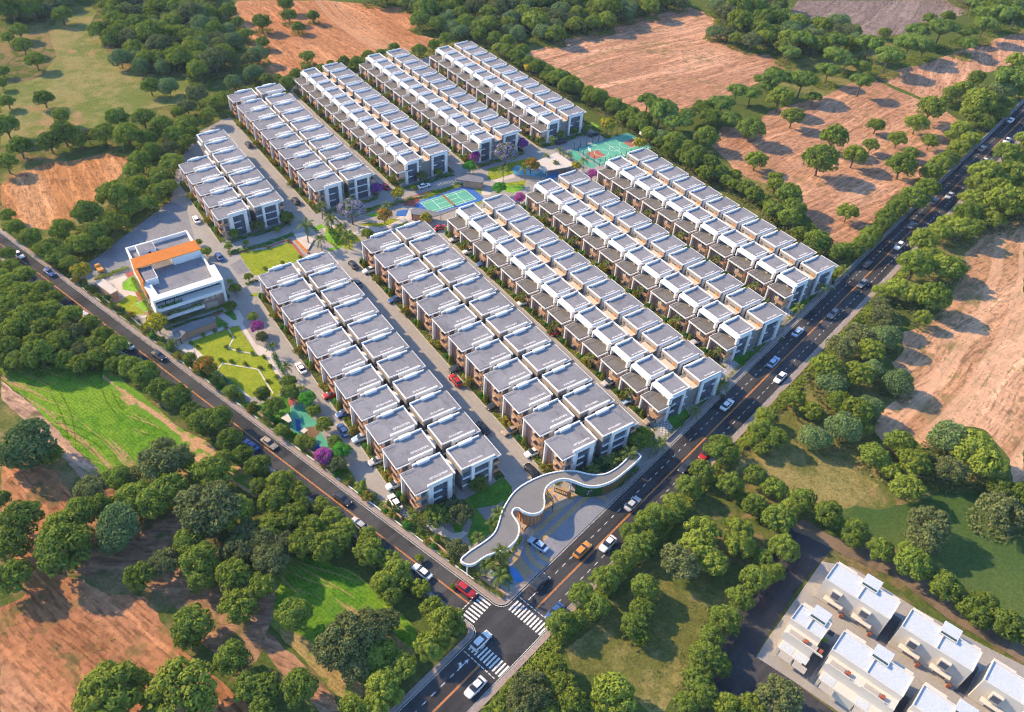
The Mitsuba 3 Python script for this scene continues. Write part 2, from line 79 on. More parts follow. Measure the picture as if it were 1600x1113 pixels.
'palms':[(13,19.5,7.5),(15.2,13.3,5),(23.1,22.3,5),(23.8,16.1,5),(23.5,9.7,5.5),(33,27.6,5),(43.3,20.2,5),(23.4,31.1,5.5),(23.3,23.1,5),(23.8,16.4,5),(23.5,9.5,5.5),(123,11.5,4.5),(121.6,24.7,3.5),(121.5,21.9,3),(121.6,18.4,3.5),(113.8,16.9,3.5),(114.1,23.3,3.5),(122.8,31.4,4.5),(100,17.4,5),(91.8,19.6,5.5),(50.2,-111.7,4.5),(66,-107.4,4),(78.9,-104.1,4.5),(136.4,-89.1,4.5),(122.3,-92.1,4.5),(149.9,-85.9,4.5),(-1.3,-118.1,5),(-5.8,-119.2,4.5),(-4.7,-123.3,5),(4.2,-109,4.5),(1.7,-110.5,4),(-3.1,-112.1,4),(30.8,-109.9,4.5),(36.4,-110.2,5),(41,-110.9,5.5),(-18.1,-27.1,3.5),(-17.9,-37.1,3.5),(-12.3,-98.6,3.5),(-41.9,-11.3,3.5),(-18,7.8,3.5),(-17.8,-47.6,3.5),(-29.4,-50.4,3.5)],
'flowers':[(-18.5,-16.3,1.9,'magenta'),(-22.6,-72.3,2.3,'magenta'),(47.2,35.2,2.2,'purple'),(31,22.5,4.2,'lilac'),(40.7,17,2.6,'orange'),(51.7,28.3,2.2,'yellow'),(52.7,9.6,1.9,'yellow'),(90,36.5,2.2,'magenta'),(99,29,4.2,'lilac'),(88.1,3.5,2,'magenta'),(111.8,36.5,2.2,'purple'),(104.3,19.6,2.8,'orange'),(121.2,3.9,1.9,'magenta'),(149.8,30.1,3,'yellow'),(151.7,12.5,2.4,'yellow'),(-56.2,36,3,'yellow'),(-43.2,-1.3,3,'yellow'),(-37.2,-26.9,3,'orange'),(157.2,96.7,1.5,'yellow'),(119.9,12,1.8,'yellow')],
'parktrees':[(84.5,31.4,2.6,'v'),(85.3,12.5,2.6,'v'),(-17.6,-10.2,1.8,'b'),(-18.8,-20.6,2,'o'),(-27.2,-43.4,1.8,'d'),(-26.2,-49.5,2.8,'d'),(-17.9,-51.4,2.4,'v'),(-18,-55.5,2,'d'),(-17.8,-61.9,2.4,'r'),(-17.9,-68.3,2,'d'),(-18.1,-72.6,2.5,'v'),(-20.7,-75.3,2.6,'o'),(-20.9,-46.6,2.6,'d'),(-7.6,-101.9,3.2,'d'),(-3,-103.8,3.4,'o'),(5.6,-98.3,2.4,'d'),(-8.4,-111.6,2.6,'o'),(65.9,35.7,2.4,'o'),(57.7,37.5,1.9,'d'),(37.6,38.2,2,'d'),(60.2,31,1.4,'b'),(73.2,35.7,1.8,'d'),(31.3,11.6,2.2,'r'),(1.3,34.8,2.6,'o'),(-7.3,35.1,2,'d'),(11.8,34.7,2.6,'d'),(-5.3,28.9,1.2,'b'),(-11.3,29.3,1.5,'b'),(6.7,31.1,1.2,'b'),(-11.6,9.8,1.6,'b'),(130.4,36.3,2.2,'d'),(137.7,36.3,1.8,'d'),(121,36.5,2,'d'),(143.4,35.5,1.8,'d'),(-17.4,5.6,2,'d'),(-28,-57.6,2,'b'),(-24.9,-63.6,2,'r'),(-23.5,-65.3,1.9,'b'),(-39.6,-18.8,2,'r'),(-34.1,-37.2,2,'b'),(-27.2,-42.6,2.2,'d'),(-19.7,-42.7,2.4,'d'),(-19,37,1.4,'d'),(-18.7,29.7,1.9,'b'),(-21.8,-2.1,2,'d'),(47.6,-107.9,3.4,'d'),(49.9,-106.8,2.6,'d'),(31.1,-103.6,1.8,'r'),(-3.2,-102.7,2.2,'o')],
'pad':[(60.5,-154.3),(35.4,-161.4),(31,-162.9),(33.5,-170.3),(36.2,-179.2),(40.6,-191),(68.9,-207.9),(79.9,-201.9),(72.8,-185.3),(68.2,-172.5),(65,-158.7)],
'side_road':[(62.4,-145.4),(65.3,-150.6),(50.6,-153.8),(37.8,-157.8),(28.3,-161),(30.6,-168.9),(33.3,-179.8),(23.4,-180.8),(20.4,-167.8),(23.8,-159.3),(32.4,-156.2),(46.2,-152.1)],
'tan_road':[(62.4,-145.4),(63.8,-147.7),(69,-160.6),(71.7,-165.1),(72.6,-176.9),(76.8,-191),(79.9,-201.9),(83.8,-199.8),(80.4,-191.5),(77.2,-175.2),(74.7,-164.5),(72.6,-159.5),(66.7,-150.4),(65.5,-144.9)]},
'trees':{'around the top left meadow':[(-55.1,202.8,2.52,'d'),(-35.1,331.8,4.62,'d'),(-52.5,216.5,2.95,'d'),(-39.1,303.3,6.92,'d'),(-34.9,323.7,5.45,'p'),(-39.1,295.2,4.16,'d'),(-35.3,314.6,4.16,'p'),(-65.3,121.3,4.24,'r'),(-56,180.5,3.1,'d'),(-43.8,256.2,3.18,'r'),(-60.3,150.7,4.85,'d'),(-36.5,286.7,6.67,'d'),(-29.9,318.2,4.19,'p'),(-37.7,260.1,4.65,'r'),(-26.3,326.7,5.96,'p'),(-58.7,131.2,4.67,'d'),(-29.7,299.5,7.05,'p'),(-27.3,310.8,4.62,'d'),(-39.4,238.6,4.8,'r'),(-29,286.6,4.64,'p'),(-22.4,317.1,5.25,'d'),(-26.6,286.4,5.9,'d'),(-37.5,217.3,4.34,'r'),(-23.5,294.3,4.27,'d'),(-21.4,305.9,4.21,'o'),(-20,299.7,4.49,'o'),(-42.2,173.2,4.14,'d'),(-14.9,319.3,5.55,'p'),(-19.2,286.7,4.07,'p'),(-17.1,293,4.3,'o'),(-48,129.3,4.71,'d'),(-13.7,307.7,6.06,'p'),(-12.6,299.5,5.02,'o'),(-39.4,151.8,3.46,'r'),(-6.5,314.9,6.73,'o'),(-14.6,272.7,5.01,'d'),(-41.8,132.5,5.09,'d'),(-8.8,294,4.35,'p'),(-4.5,307,4.39,'d'),(-37.9,127,3.81,'r'),(-33.5,129.4,3.21,'o'),(-3.1,239.2,5.45,'d'),(11.4,299.9,4.71,'d'),(9.4,286.4,5.34,'o'),(-28.1,125.1,4.79,'b'),(-0.7,223.3,5.32,'d'),(-20.2,135.7,4.28,'d'),(-3.1,199.2,4.67,'p'),(2.7,197.8,3.78,'p'),(2.6,185.8,4.3,'p'),(-10.6,132.4,4.3,'d'),(0.5,161.9,3.82,'d'),(7.4,157.9,4.25,'p'),(3.9,132.3,3.03,'r'),(8.2,134.6,4.07,'o')],
'between brown field and clubhouse':[(-71.1,84.3,2.67,'r'),(-70.2,74.6,3.16,'r'),(-66.7,64.1,3.41,'b'),(-64.9,57.9,2.64,'r'),(-62.6,53.7,4.18,'b'),(-61.3,49.7,3.63,'b'),(-56.8,62.6,4.09,'b'),(-58.9,44.5,2.83,'r'),(-56.9,51.1,3.15,'b'),(-53.5,51.6,4.11,'b'),(-47.4,66.2,4.72,'d'),(-49.6,54.2,3.21,'b'),(-46.9,56.1,3.76,'d'),(-46.5,49.7,2.92,'d'),(-41.7,60,3.72,'r'),(16.3,293.6,6,'r'),(-36.9,73.5,5.2,'r'),(-38.5,59.3,3.08,'r'),(18.7,283.7,4.97,'o'),(-34.6,65.2,3.13,'r'),(-20.7,116.1,5.37,'r'),(25.2,291.9,5.91,'r'),(-31.1,76,3.57,'b'),(-25.7,92,3.6,'r'),(-26.7,82,3.23,'r'),(-30.3,68.5,3.29,'b'),(-21.7,95.2,4.24,'r'),(-14.1,114.3,3.82,'d'),(-26.9,66.2,3.4,'d'),(-15.4,103,3.42,'d'),(-21.2,80.7,2.95,'d'),(-22.1,71.9,3.58,'r'),(-18,83.2,3.57,'r'),(12.8,189.7,3.91,'r'),(-6.1,121.5,4.23,'b'),(-17.5,73.9,3.21,'r'),(-8.3,102.8,3.45,'o'),(-11.9,88.7,4.53,'b'),(-3.8,109,4.77,'d'),(19.6,180.5,5.58,'b'),(-2,103.2,3.48,'r'),(3.3,117.5,4.25,'r'),(2.7,111.3,2.91,'d'),(15,142.3,4.51,'o'),(23.1,166,4.74,'r'),(13.2,121.5,3.67,'r'),(19.5,131.8,3.76,'r'),(25.3,137.5,3.14,'r')],
'behind the far left villas':[(29.1,281.8,5.08,'p'),(32.7,288.3,4.64,'d'),(30.5,274,6.04,'p'),(41,280.6,5.52,'r'),(39.1,274,4.1,'o'),(35,196.2,4.51,'p'),(33,170.1,6.29,'o'),(40.6,188.6,4.63,'o'),(33.6,147.4,3.94,'p'),(44.1,153.1,4.53,'p')],
'behind the villa rows':[(50.6,274.2,6.4,'p'),(56.5,265.5,5.13,'d'),(61.6,273.2,6.1,'p'),(52.8,210.2,4.45,'p'),(61.3,232.3,4.38,'d'),(50.2,193.5,4.33,'p'),(61.1,219.1,3.15,'d'),(58.8,200.9,3.61,'b'),(49.7,168.6,4.52,'o'),(48.8,158,2.97,'p'),(54.1,171,4.94,'p'),(70.5,208.8,4.51,'d'),(62.4,187.4,3.31,'d'),(47.5,144.4,2.89,'r'),(51.9,141.8,2.89,'r'),(91.5,228,4.13,'d'),(53.5,134.3,3.43,'d'),(86.7,212.2,3.85,'d'),(61.5,143.6,2.78,'r'),(85.5,197.5,3.27,'d'),(69.3,149.6,2.39,'r'),(73.7,159,3.5,'b'),(97.8,207.1,3.19,'d'),(75.2,146.5,2.24,'r'),(81,148.5,2.26,'r'),(86.3,145.6,2.86,'d'),(90.5,140.5,3.37,'d'),(99.9,147.5,2.91,'r'),(138,216.3,5.86,'o'),(106.9,147.9,2.17,'r'),(143.5,211.3,4.29,'r'),(114.9,149.5,2.73,'r'),(152.5,211.9,7.08,'r'),(148.5,197.9,4.07,'d'),(154.8,199.8,5.07,'r'),(151.7,191.1,4.73,'p'),(123.1,138.7,3.47,'d'),(140.8,170,5.1,'d'),(149.2,177.5,5.99,'d'),(132.5,141.1,2.82,'d'),(146,161.1,4.49,'d'),(140.5,142.3,3.55,'d'),(154.4,165.5,4.32,'p'),(151.4,155.7,4.03,'p'),(152.2,147.7,4.67,'p'),(157.4,139.4,3.99,'d')],
'along the right estate boundary':[(164.8,206.2,5.9,'r'),(164.9,198,5.85,'p'),(161.5,186,4.74,'d'),(159.2,178.5,4.24,'r'),(167.1,190.4,3.91,'r'),(159.3,170.6,4.01,'p'),(166.3,179.1,5.18,'r'),(174.6,190.6,5.39,'p'),(164.5,167.7,4.03,'r'),(158.9,154.8,5.15,'d'),(164.4,158,3.72,'r'),(174.5,170,5.68,'o'),(161.2,148.3,4.06,'r'),(168.2,154.1,3.97,'p'),(167.8,146.7,4.88,'r'),(161.6,131.3,3.8,'d'),(157,121.4,3.26,'b'),(158.1,114.8,3.69,'d'),(164.8,124.7,3.77,'r'),(174.3,138.6,4.06,'p'),(158.4,108.5,4.18,'d'),(174.3,130.2,4.4,'p'),(157.2,103.6,2.61,'d'),(165.5,113.4,3.47,'d'),(158.6,98.6,1.95,'y'),(160.5,100.8,3.01,'d'),(162,97.4,2.25,'d'),(158.9,91.7,3.84,'d'),(158,84.9,2.41,'d'),(161.4,87.5,3.31,'d'),(158.4,81.4,2.47,'b'),(162,82,2.42,'d'),(159.6,77.3,4.32,'d'),(165.4,80,2.92,'d'),(157.5,68.4,3.69,'d'),(163,71.1,3.35,'d'),(161.6,65.6,3.12,'d'),(160,57,2.09,'b'),(163.3,59.8,3.09,'r'),(164.8,55.8,2.27,'d'),(161.9,51.5,4,'d'),(165.8,46.6,2.86,'d'),(163,42.6,3.67,'d'),(161.5,34.6,2.95,'d'),(165.8,39,3.05,'d'),(165.8,33.8,2.98,'d'),(160.7,27.1,2.52,'d'),(164,29.7,2.99,'d'),(162.4,23.6,2.97,'d'),(165.8,27,3.64,'d'),(160,16.8,3.1,'r'),(170.7,22.8,6.23,'u'),(159.2,9.8,2.57,'d'),(163.4,12.9,3.35,'p'),(158,2.4,3.21,'d'),(171.6,15.1,5.82,'u'),(163,5.1,4.54,'d'),(159.5,-2,2.61,'r'),(164.2,-0.3,3.26,'r'),(158.1,-9.3,4.01,'d'),(164.1,-6.6,3.4,'d'),(156.1,-18.4,3.11,'r'),(162.3,-14.8,3.64,'d'),(162,-20.6,3.12,'d'),(160.5,-25.5,2.44,'d'),(160.3,-29.1,2.53,'d'),(166.5,-23.8,2.4,'r'),(161.7,-33.7,3.25,'d'),(160.5,-38.7,3.2,'d'),(161.7,-42.6,2.37,'d'),(160.7,-46.2,2.81,'d'),(157.7,-50.2,3.35,'d'),(172.4,-37.7,2.93,'b'),(167.8,-47.2,4.43,'d'),(157.5,-57.2,3.95,'d'),(163.8,-53,4.07,'d'),(155.9,-63.3,2.82,'b'),(160.8,-63.3,2.46,'r'),(154.9,-71,4.23,'d'),(156.3,-77.2,2.73,'d')],
'in the top wood':[(177.7,201.3,5.11,'d'),(185.4,195,6.06,'d'),(181.4,180.4,5.24,'o'),(189.6,182.2,5.2,'d'),(194.9,189.7,5.02,'r'),(176.7,160.4,5.19,'r'),(187.3,175.1,5.28,'r'),(175.4,153.4,4.02,'o'),(199.8,183.1,5.07,'p'),(186.4,162.6,6.95,'o'),(195.3,172.1,4.4,'p'),(177.9,143.9,4.2,'r'),(183.6,149.4,5.1,'p'),(209.9,184.9,5.94,'r'),(198.9,165.4,5.15,'r'),(191.5,150.8,5.02,'r'),(207.5,173.5,6.76,'d'),(199.3,158.4,4.66,'p'),(189.7,143.8,4.56,'p'),(218,180.5,6.09,'r'),(209.6,165.8,4.16,'r'),(196.4,146.2,4.02,'r'),(188.7,135.3,6.39,'r'),(206.9,157.7,5.83,'d'),(217.5,171.8,4.03,'p'),(186.6,126.8,4.83,'p'),(204.4,148.7,3.92,'o'),(216.1,162.2,5.74,'d'),(225,171.1,4.45,'p'),(194.3,127.2,4.58,'o'),(222.9,165,4.74,'o'),(189.2,118.5,4.93,'d'),(202.2,135.9,5.37,'o'),(213,150.2,4.02,'p'),(210.9,142.6,5.64,'p'),(224.1,157.7,4.01,'r'),(207.4,131.7,4.1,'o'),(236.7,168.6,4.2,'p'),(231.2,160.5,4.6,'o'),(223.4,149.6,6.96,'r'),(205.5,124.1,4.88,'r'),(217.9,139.6,3.98,'r'),(213.8,133.5,4.53,'r'),(231.8,153.6,4.69,'r'),(238.1,161,4.99,'o'),(228.4,141.2,4.69,'r'),(222.4,133,3.95,'r'),(215.4,122.2,4.51,'d'),(236,148,4.54,'d'),(220.5,127.1,4.23,'r'),(248.4,161.9,6.63,'p'),(244.6,152.1,5.4,'o'),(221.6,119.6,4.92,'r'),(229.3,128.8,6.8,'r'),(253.6,155.5,4.75,'r'),(250.2,147.3,4.06,'r'),(239.9,134.5,6.33,'p'),(248.7,141.5,4.02,'p'),(260.8,151.4,7.09,'d'),(238.7,123.8,4.62,'p'),(254.7,140.2,4.36,'r'),(246.3,129.3,3.94,'p'),(251.5,132.2,4.01,'o'),(268.2,147,3.87,'p'),(263.8,134.9,5.92,'d'),(253.7,123.2,5.09,'r'),(259.9,128.7,4.3,'r'),(276.2,141,4.05,'d'),(270.4,128.1,4.09,'r'),(282.1,140,4.07,'r'),(278.2,131.9,5.27,'r'),(275.3,123.6,4.36,'o'),(261.6,83.5,4.2,'p'),(288.6,109.2,4.73,'p'),(295.6,113.1,3.85,'o'),(301.5,117.2,5.61,'p'),(281.2,95.3,5.01,'o'),(264.5,77.7,3.85,'o'),(291.1,103.4,4.05,'o'),(280.6,88.3,3.81,'o'),(263.5,70.4,3.8,'r'),(289.8,95.8,6.3,'d'),(274.6,80.6,6.08,'r'),(301.7,106.7,5.85,'u'),(310.2,114.5,3.71,'r'),(297,100.8,3.82,'o'),(308.2,109.3,3.8,'p'),(285.7,85.3,3.8,'r'),(265.7,63.2,4.7,'o'),(304.5,99.9,4.59,'p'),(294.2,89.6,3.89,'d'),(299.9,94,5.92,'d'),(315.6,107.9,6.27,'r'),(278.3,70.1,4.96,'r'),(289.1,78.4,5.58,'d'),(312,98.4,3.98,'p'),(274.6,62.6,4.72,'r'),(296.6,82.3,4.66,'p'),(282.6,65.6,4.79,'d'),(305,86.1,4.21,'u'),(319.4,99,6.18,'u'),(310.3,89.9,4.67,'o'),(289.7,69.2,3.84,'d'),(296.3,75,4.92,'d'),(302.5,80.4,3.83,'p'),(316.6,91.5,4.27,'d'),(308.8,80.9,3.67,'d'),(273.9,49.5,4.63,'r'),(281.6,54.9,4.77,'r'),(294.2,66,3.99,'o'),(268.9,42.5,4.7,'u')],
'standing in the right bare field':[(27.6,-127.6,2.18,'d'),(177.4,37.6,4.23,'u'),(183.4,20.3,3.47,'u'),(191.9,19.9,4.37,'d'),(175.2,0.9,4.57,'d'),(190,13.4,4.63,'d'),(199.5,17.1,5.37,'u'),(194.4,6.3,4.2,'u'),(216.1,24.5,4.04,'u'),(194.6,-4.1,5.14,'d'),(219.6,19.6,4.29,'u'),(179,-21.7,4.15,'b'),(235.7,28.4,3.44,'u'),(231.9,21.3,3.87,'u'),(235.1,21.1,5.97,'u'),(176.5,-34,2.73,'b'),(225,8.9,5.12,'r'),(218.7,-4.3,4.3,'b'),(243.8,14,5.95,'u'),(243,5.5,3.19,'u'),(196,-36.8,6.01,'d'),(216.4,-26.2,4.93,'d'),(179,-63.9,3.57,'b'),(212.6,-39.4,4.41,'b'),(267.9,1.6,4.79,'u'),(228.5,-35.1,3.03,'b'),(244.3,-25.3,3.41,'d'),(240.8,-37.8,3.57,'b'),(220.2,-54.1,5.09,'d'),(236.8,-46.8,2.99,'d'),(257.5,-34,4.57,'b'),(270.6,-30.1,5.47,'r'),(250.5,-45.4,3.18,'b'),(292.2,-24.1,2.36,'d'),(297.3,-22.7,3.64,'d'),(263.6,-45.8,2.71,'b'),(269.6,-45.5,3.76,'b'),(305.4,-22.5,3.88,'r'),(283.8,-40,4.13,'b'),(290.5,-38.1,6.37,'r'),(302.9,-34.3,5.49,'o'),(319,-32.5,5.06,'p'),(322.9,-31,7.01,'u')],
'in the upper right wood':[(289,60,5.97,'p'),(305.2,73.5,4.44,'p'),(302,66.5,4.88,'r'),(282.7,47.3,5.54,'u'),(291,52.8,5.12,'o'),(303.7,60.2,4.45,'p'),(297.7,51.8,4.46,'p'),(312.2,63.3,4.34,'p'),(288.7,43,4.65,'r'),(309,57.3,4.85,'r'),(265.7,17.6,4.92,'u'),(296.3,39.5,5.54,'u'),(302.4,44.4,4.63,'o'),(281.2,26.5,6.1,'u'),(311.6,50.3,4.41,'o'),(318.1,55.2,5.97,'p'),(282.5,21.4,4.6,'u'),(306.5,39.6,3.74,'r'),(315.7,46.1,4.95,'o'),(321.6,48.1,3.95,'r'),(312.2,39.9,4.34,'p'),(287.5,15.7,3.55,'d'),(304,26.6,5.79,'u'),(299,12.2,6.5,'u'),(335.4,39.8,3.07,'d'),(320.1,16.4,6.84,'u'),(341,26.5,5.69,'u'),(330,14.7,4.31,'d'),(371.7,40.3,3.51,'d'),(348,19.6,6.67,'u'),(381.6,37,3.52,'d'),(417.6,54.2,4.96,'u'),(363.5,16.1,4.93,'u'),(348.4,5.6,4.93,'u'),(413.6,48.3,4.11,'u'),(406.1,38.8,4.16,'u'),(321.3,-18.4,3.33,'d'),(412.3,41.1,3.99,'d'),(421.2,46.8,6.58,'u'),(388.1,23.3,5.91,'u'),(373.8,13.2,5.98,'u'),(430.8,46.4,4.12,'d'),(408,29.3,5.92,'d'),(418.3,34.2,5.36,'d'),(391.9,16.5,6.36,'u'),(431.9,38.8,5.5,'d'),(426.1,34.2,4.24,'d'),(439.3,41.4,4.26,'d'),(415.3,25,5.92,'d'),(402.9,14.4,5.91,'u'),(353.1,-16.8,4.19,'b'),(431.9,29.5,6.39,'u'),(441.2,34.6,5.55,'d'),(423.2,23.2,5.11,'d')],
'along the grey roadside wall':[(159.2,-77.9,3.05,'d'),(163.2,-79.5,2.9,'d'),(168.2,-79.2,3.18,'d'),(175.5,-76.6,3.34,'d'),(183.5,-74.5,2.74,'d'),(188,-72.7,3.43,'d'),(194.8,-71.4,3.47,'d'),(203.3,-71.1,4.52,'d'),(215.7,-68.6,4.05,'d'),(227,-61.8,3.58,'d'),(235.4,-59.9,3.63,'r'),(244,-58,3.68,'d'),(254.1,-55.2,3.75,'r'),(266,-52.2,3.45,'r'),(284.4,-46.8,3.43,'d'),(297,-43.8,4.03,'d'),(309,-40.7,3.56,'d'),(326.9,-36.3,3.52,'r')],
'in the row beside the four-lane road':[(0.3,-138,2.89,'d'),(4,-138.7,1.92,'d'),(8.2,-134.9,2.78,'d'),(9.1,-138.5,2.75,'d'),(14.5,-134.5,2.92,'d'),(18,-134.2,2.09,'d'),(21.1,-132.5,2.32,'d'),(26,-131.9,3.27,'d'),(32.1,-127.8,2.74,'d'),(29.7,-131.2,2.16,'d'),(35.7,-127.5,2.95,'d'),(41.3,-126.8,2.69,'r'),(40,-128.9,2.3,'d'),(47.4,-125.1,2.85,'d'),(53.5,-123,2.79,'d'),(62.1,-121,3.95,'d'),(71.8,-122,1.82,'r'),(75.8,-121,2.85,'d'),(80.7,-117.7,2.5,'r'),(92,-117,3.18,'r'),(118.9,-110.3,3.85,'o'),(145.7,-102.9,2.9,'o'),(152.3,-98.4,2.72,'b'),(168.5,-96.9,4.8,'d'),(183.6,-89.2,4.22,'r'),(194.6,-88.2,3.76,'r'),(200.4,-86.9,4.24,'b'),(213.2,-85.6,4.16,'d'),(222.2,-81.8,4.53,'r'),(233.4,-76,4.08,'r'),(239.4,-74.9,5.86,'b'),(263.2,-68.2,4.42,'d'),(282.4,-64.5,3.81,'b')],
'edging the lower right bare field':[(92.8,-122.6,2.84,'r'),(106.7,-114.7,4.15,'r'),(104.6,-119,4.31,'p'),(101.1,-124.5,3.16,'d'),(93.4,-131.8,4.07,'p'),(112.1,-120.5,3.82,'r'),(101.1,-129.3,3.73,'r'),(127.7,-109.2,3.92,'o'),(99.8,-133.4,2.26,'r'),(105.7,-129.9,3.27,'p'),(124.8,-115.3,3.61,'r'),(119.2,-120.7,3.18,'p'),(92.9,-141.2,3.35,'d'),(140,-108.3,4.14,'o'),(133.5,-114.2,4.04,'p'),(93.5,-145.8,2.34,'r'),(120.5,-127.6,4.11,'p'),(155.8,-101.5,3.93,'b'),(101.5,-142.4,3.67,'d'),(98.7,-147.7,3.43,'r'),(157.2,-105.6,3.66,'r'),(151,-113.3,2.56,'b'),(158.9,-110,4.58,'d'),(180.3,-95.2,3.89,'b'),(176,-102.3,4.79,'b'),(112.8,-147.5,4.41,'p'),(104.1,-153.8,3.56,'o'),(182.1,-103.6,2.81,'b'),(201.7,-91.8,4.57,'b'),(113.6,-153,5.1,'r'),(209.8,-91.4,3.01,'r'),(218.7,-87.1,3.25,'b'),(112.2,-157.2,4.26,'b'),(230.9,-83.8,5.12,'r'),(217.6,-92.4,3.81,'b'),(101.6,-167.6,4.57,'o'),(224.6,-90.8,6.09,'r'),(110.6,-162.8,2.74,'d'),(246.9,-78.8,5.86,'b'),(238.5,-85,3.2,'r'),(264.8,-73.3,3.66,'r'),(238.1,-89.7,3.42,'d'),(246.5,-84.6,3.49,'r'),(231.6,-93.9,4.42,'r'),(113,-166.4,2.72,'d'),(242.7,-88,3.14,'b'),(106.7,-171.1,2.57,'d')],
'around the clearing by the white houses':[(17.3,-143.7,2.54,'d'),(20.5,-140.5,2.86,'d'),(30.6,-140,4.17,'o'),(36.7,-139.1,3.71,'b'),(40.2,-136.5,3.95,'b'),(20.6,-158.4,3.11,'d'),(24.5,-155.9,2.53,'d'),(37.2,-143.3,3.14,'b'),(22,-160.7,2.38,'d'),(29.7,-154.5,3.13,'d'),(56.1,-129.9,2.97,'d'),(45.3,-142.9,3.2,'r'),(48.4,-139.9,3.08,'r'),(56.5,-132.4,1.9,'d'),(36.2,-152.4,2.7,'d'),(41.8,-151,2.89,'d'),(57.2,-136.5,2.8,'d'),(63.9,-130.2,2.71,'d'),(72.1,-124.8,2,'r'),(48,-147.7,2.33,'d'),(58.5,-139.9,2.23,'d'),(46.3,-151.2,2.09,'d'),(76.8,-124.5,3.15,'d'),(65,-135.6,2.85,'d'),(48.2,-151.3,2.03,'d'),(25.9,-171.7,3.95,'o'),(58,-142.8,3.36,'d'),(53.3,-148.6,3.12,'d'),(64,-141.6,2.24,'r'),(67.3,-141.6,3,'d'),(85.5,-130,3.71,'p'),(68.9,-147.4,3.02,'d'),(70.9,-153.2,2.97,'d'),(69.2,-154.6,2.02,'d'),(71.2,-159.9,2.7,'d'),(90.8,-152,3.78,'r'),(77.1,-162.8,2,'d'),(73.5,-165.9,3.65,'d'),(81.8,-162.9,3.58,'o'),(85.4,-161.2,4.16,'o'),(74.9,-172.8,3.23,'d'),(75.7,-178.4,2.84,'d'),(75.1,-180.7,2.49,'d'),(79.3,-179.4,2.56,'d'),(77.9,-184.6,3.12,'d'),(78.8,-186.9,2.77,'d')],
'on the grass near the crossing':[(-16.4,-148.3,2.88,'o'),(-13.3,-146.4,3.83,'o'),(-12.1,-150.7,2.28,'b'),(-6.1,-144.6,2.37,'r'),(-7.2,-148.1,2.85,'r'),(-7.6,-152.2,2.68,'r'),(-2.7,-155.3,2.44,'b'),(-0.2,-155.2,3.96,'b'),(13.1,-146,2.76,'d'),(13,-148.3,1.96,'d'),(11.3,-163.1,2.14,'d'),(16.4,-160.6,2.75,'d'),(15.3,-163.6,2.46,'d'),(17.2,-167.9,2.73,'b'),(20.8,-170.2,2.58,'r')],
'in the row beside the two-lane road':[(-74.8,60.6,2.62,'r'),(-75.1,51.7,3.07,'b'),(-72.3,44.7,3.28,'r'),(-69.2,32.8,3.44,'b'),(-67,27.6,3.02,'r'),(-64.3,15.4,3.41,'b'),(-59.8,9.2,2.91,'r'),(-58,1.2,3.04,'r'),(-55.9,-5.4,3.36,'b'),(-55.5,-11.4,2.24,'d'),(-54.4,-16.5,3.26,'d'),(-52.2,-21.7,3.66,'d'),(-50.5,-27.8,3.35,'d'),(-47.4,-34.8,3.55,'d'),(-45.8,-40.3,2.76,'d'),(-44.3,-46.4,3.53,'d'),(-40.9,-48.1,3.77,'d'),(-40.4,-55.7,3.13,'d'),(-39.5,-61,2.7,'d'),(-38.3,-66,2.43,'d'),(-37,-66.5,2.74,'d'),(-35,-75.3,3.5,'b'),(-32.9,-78.9,3.02,'r'),(-33.2,-83,2.24,'r'),(-29.1,-84.8,2.17,'b'),(-30.7,-92.8,2.18,'b'),(-28.4,-89.2,2.44,'b'),(-27,-94.2,2.4,'b'),(-23.5,-97.7,2.03,'b'),(-24.3,-99.4,2.16,'r'),(-25.6,-102.9,3.11,'b'),(-22.4,-106.7,2.53,'b'),(-22.5,-109.7,2.85,'b'),(-22.4,-112.4,2.07,'r'),(-16.1,-108.4,0.93,'b'),(-19.8,-115.6,2.13,'b'),(-20.3,-121.1,2.41,'b'),(-13.2,-118.1,0.69,'b')],
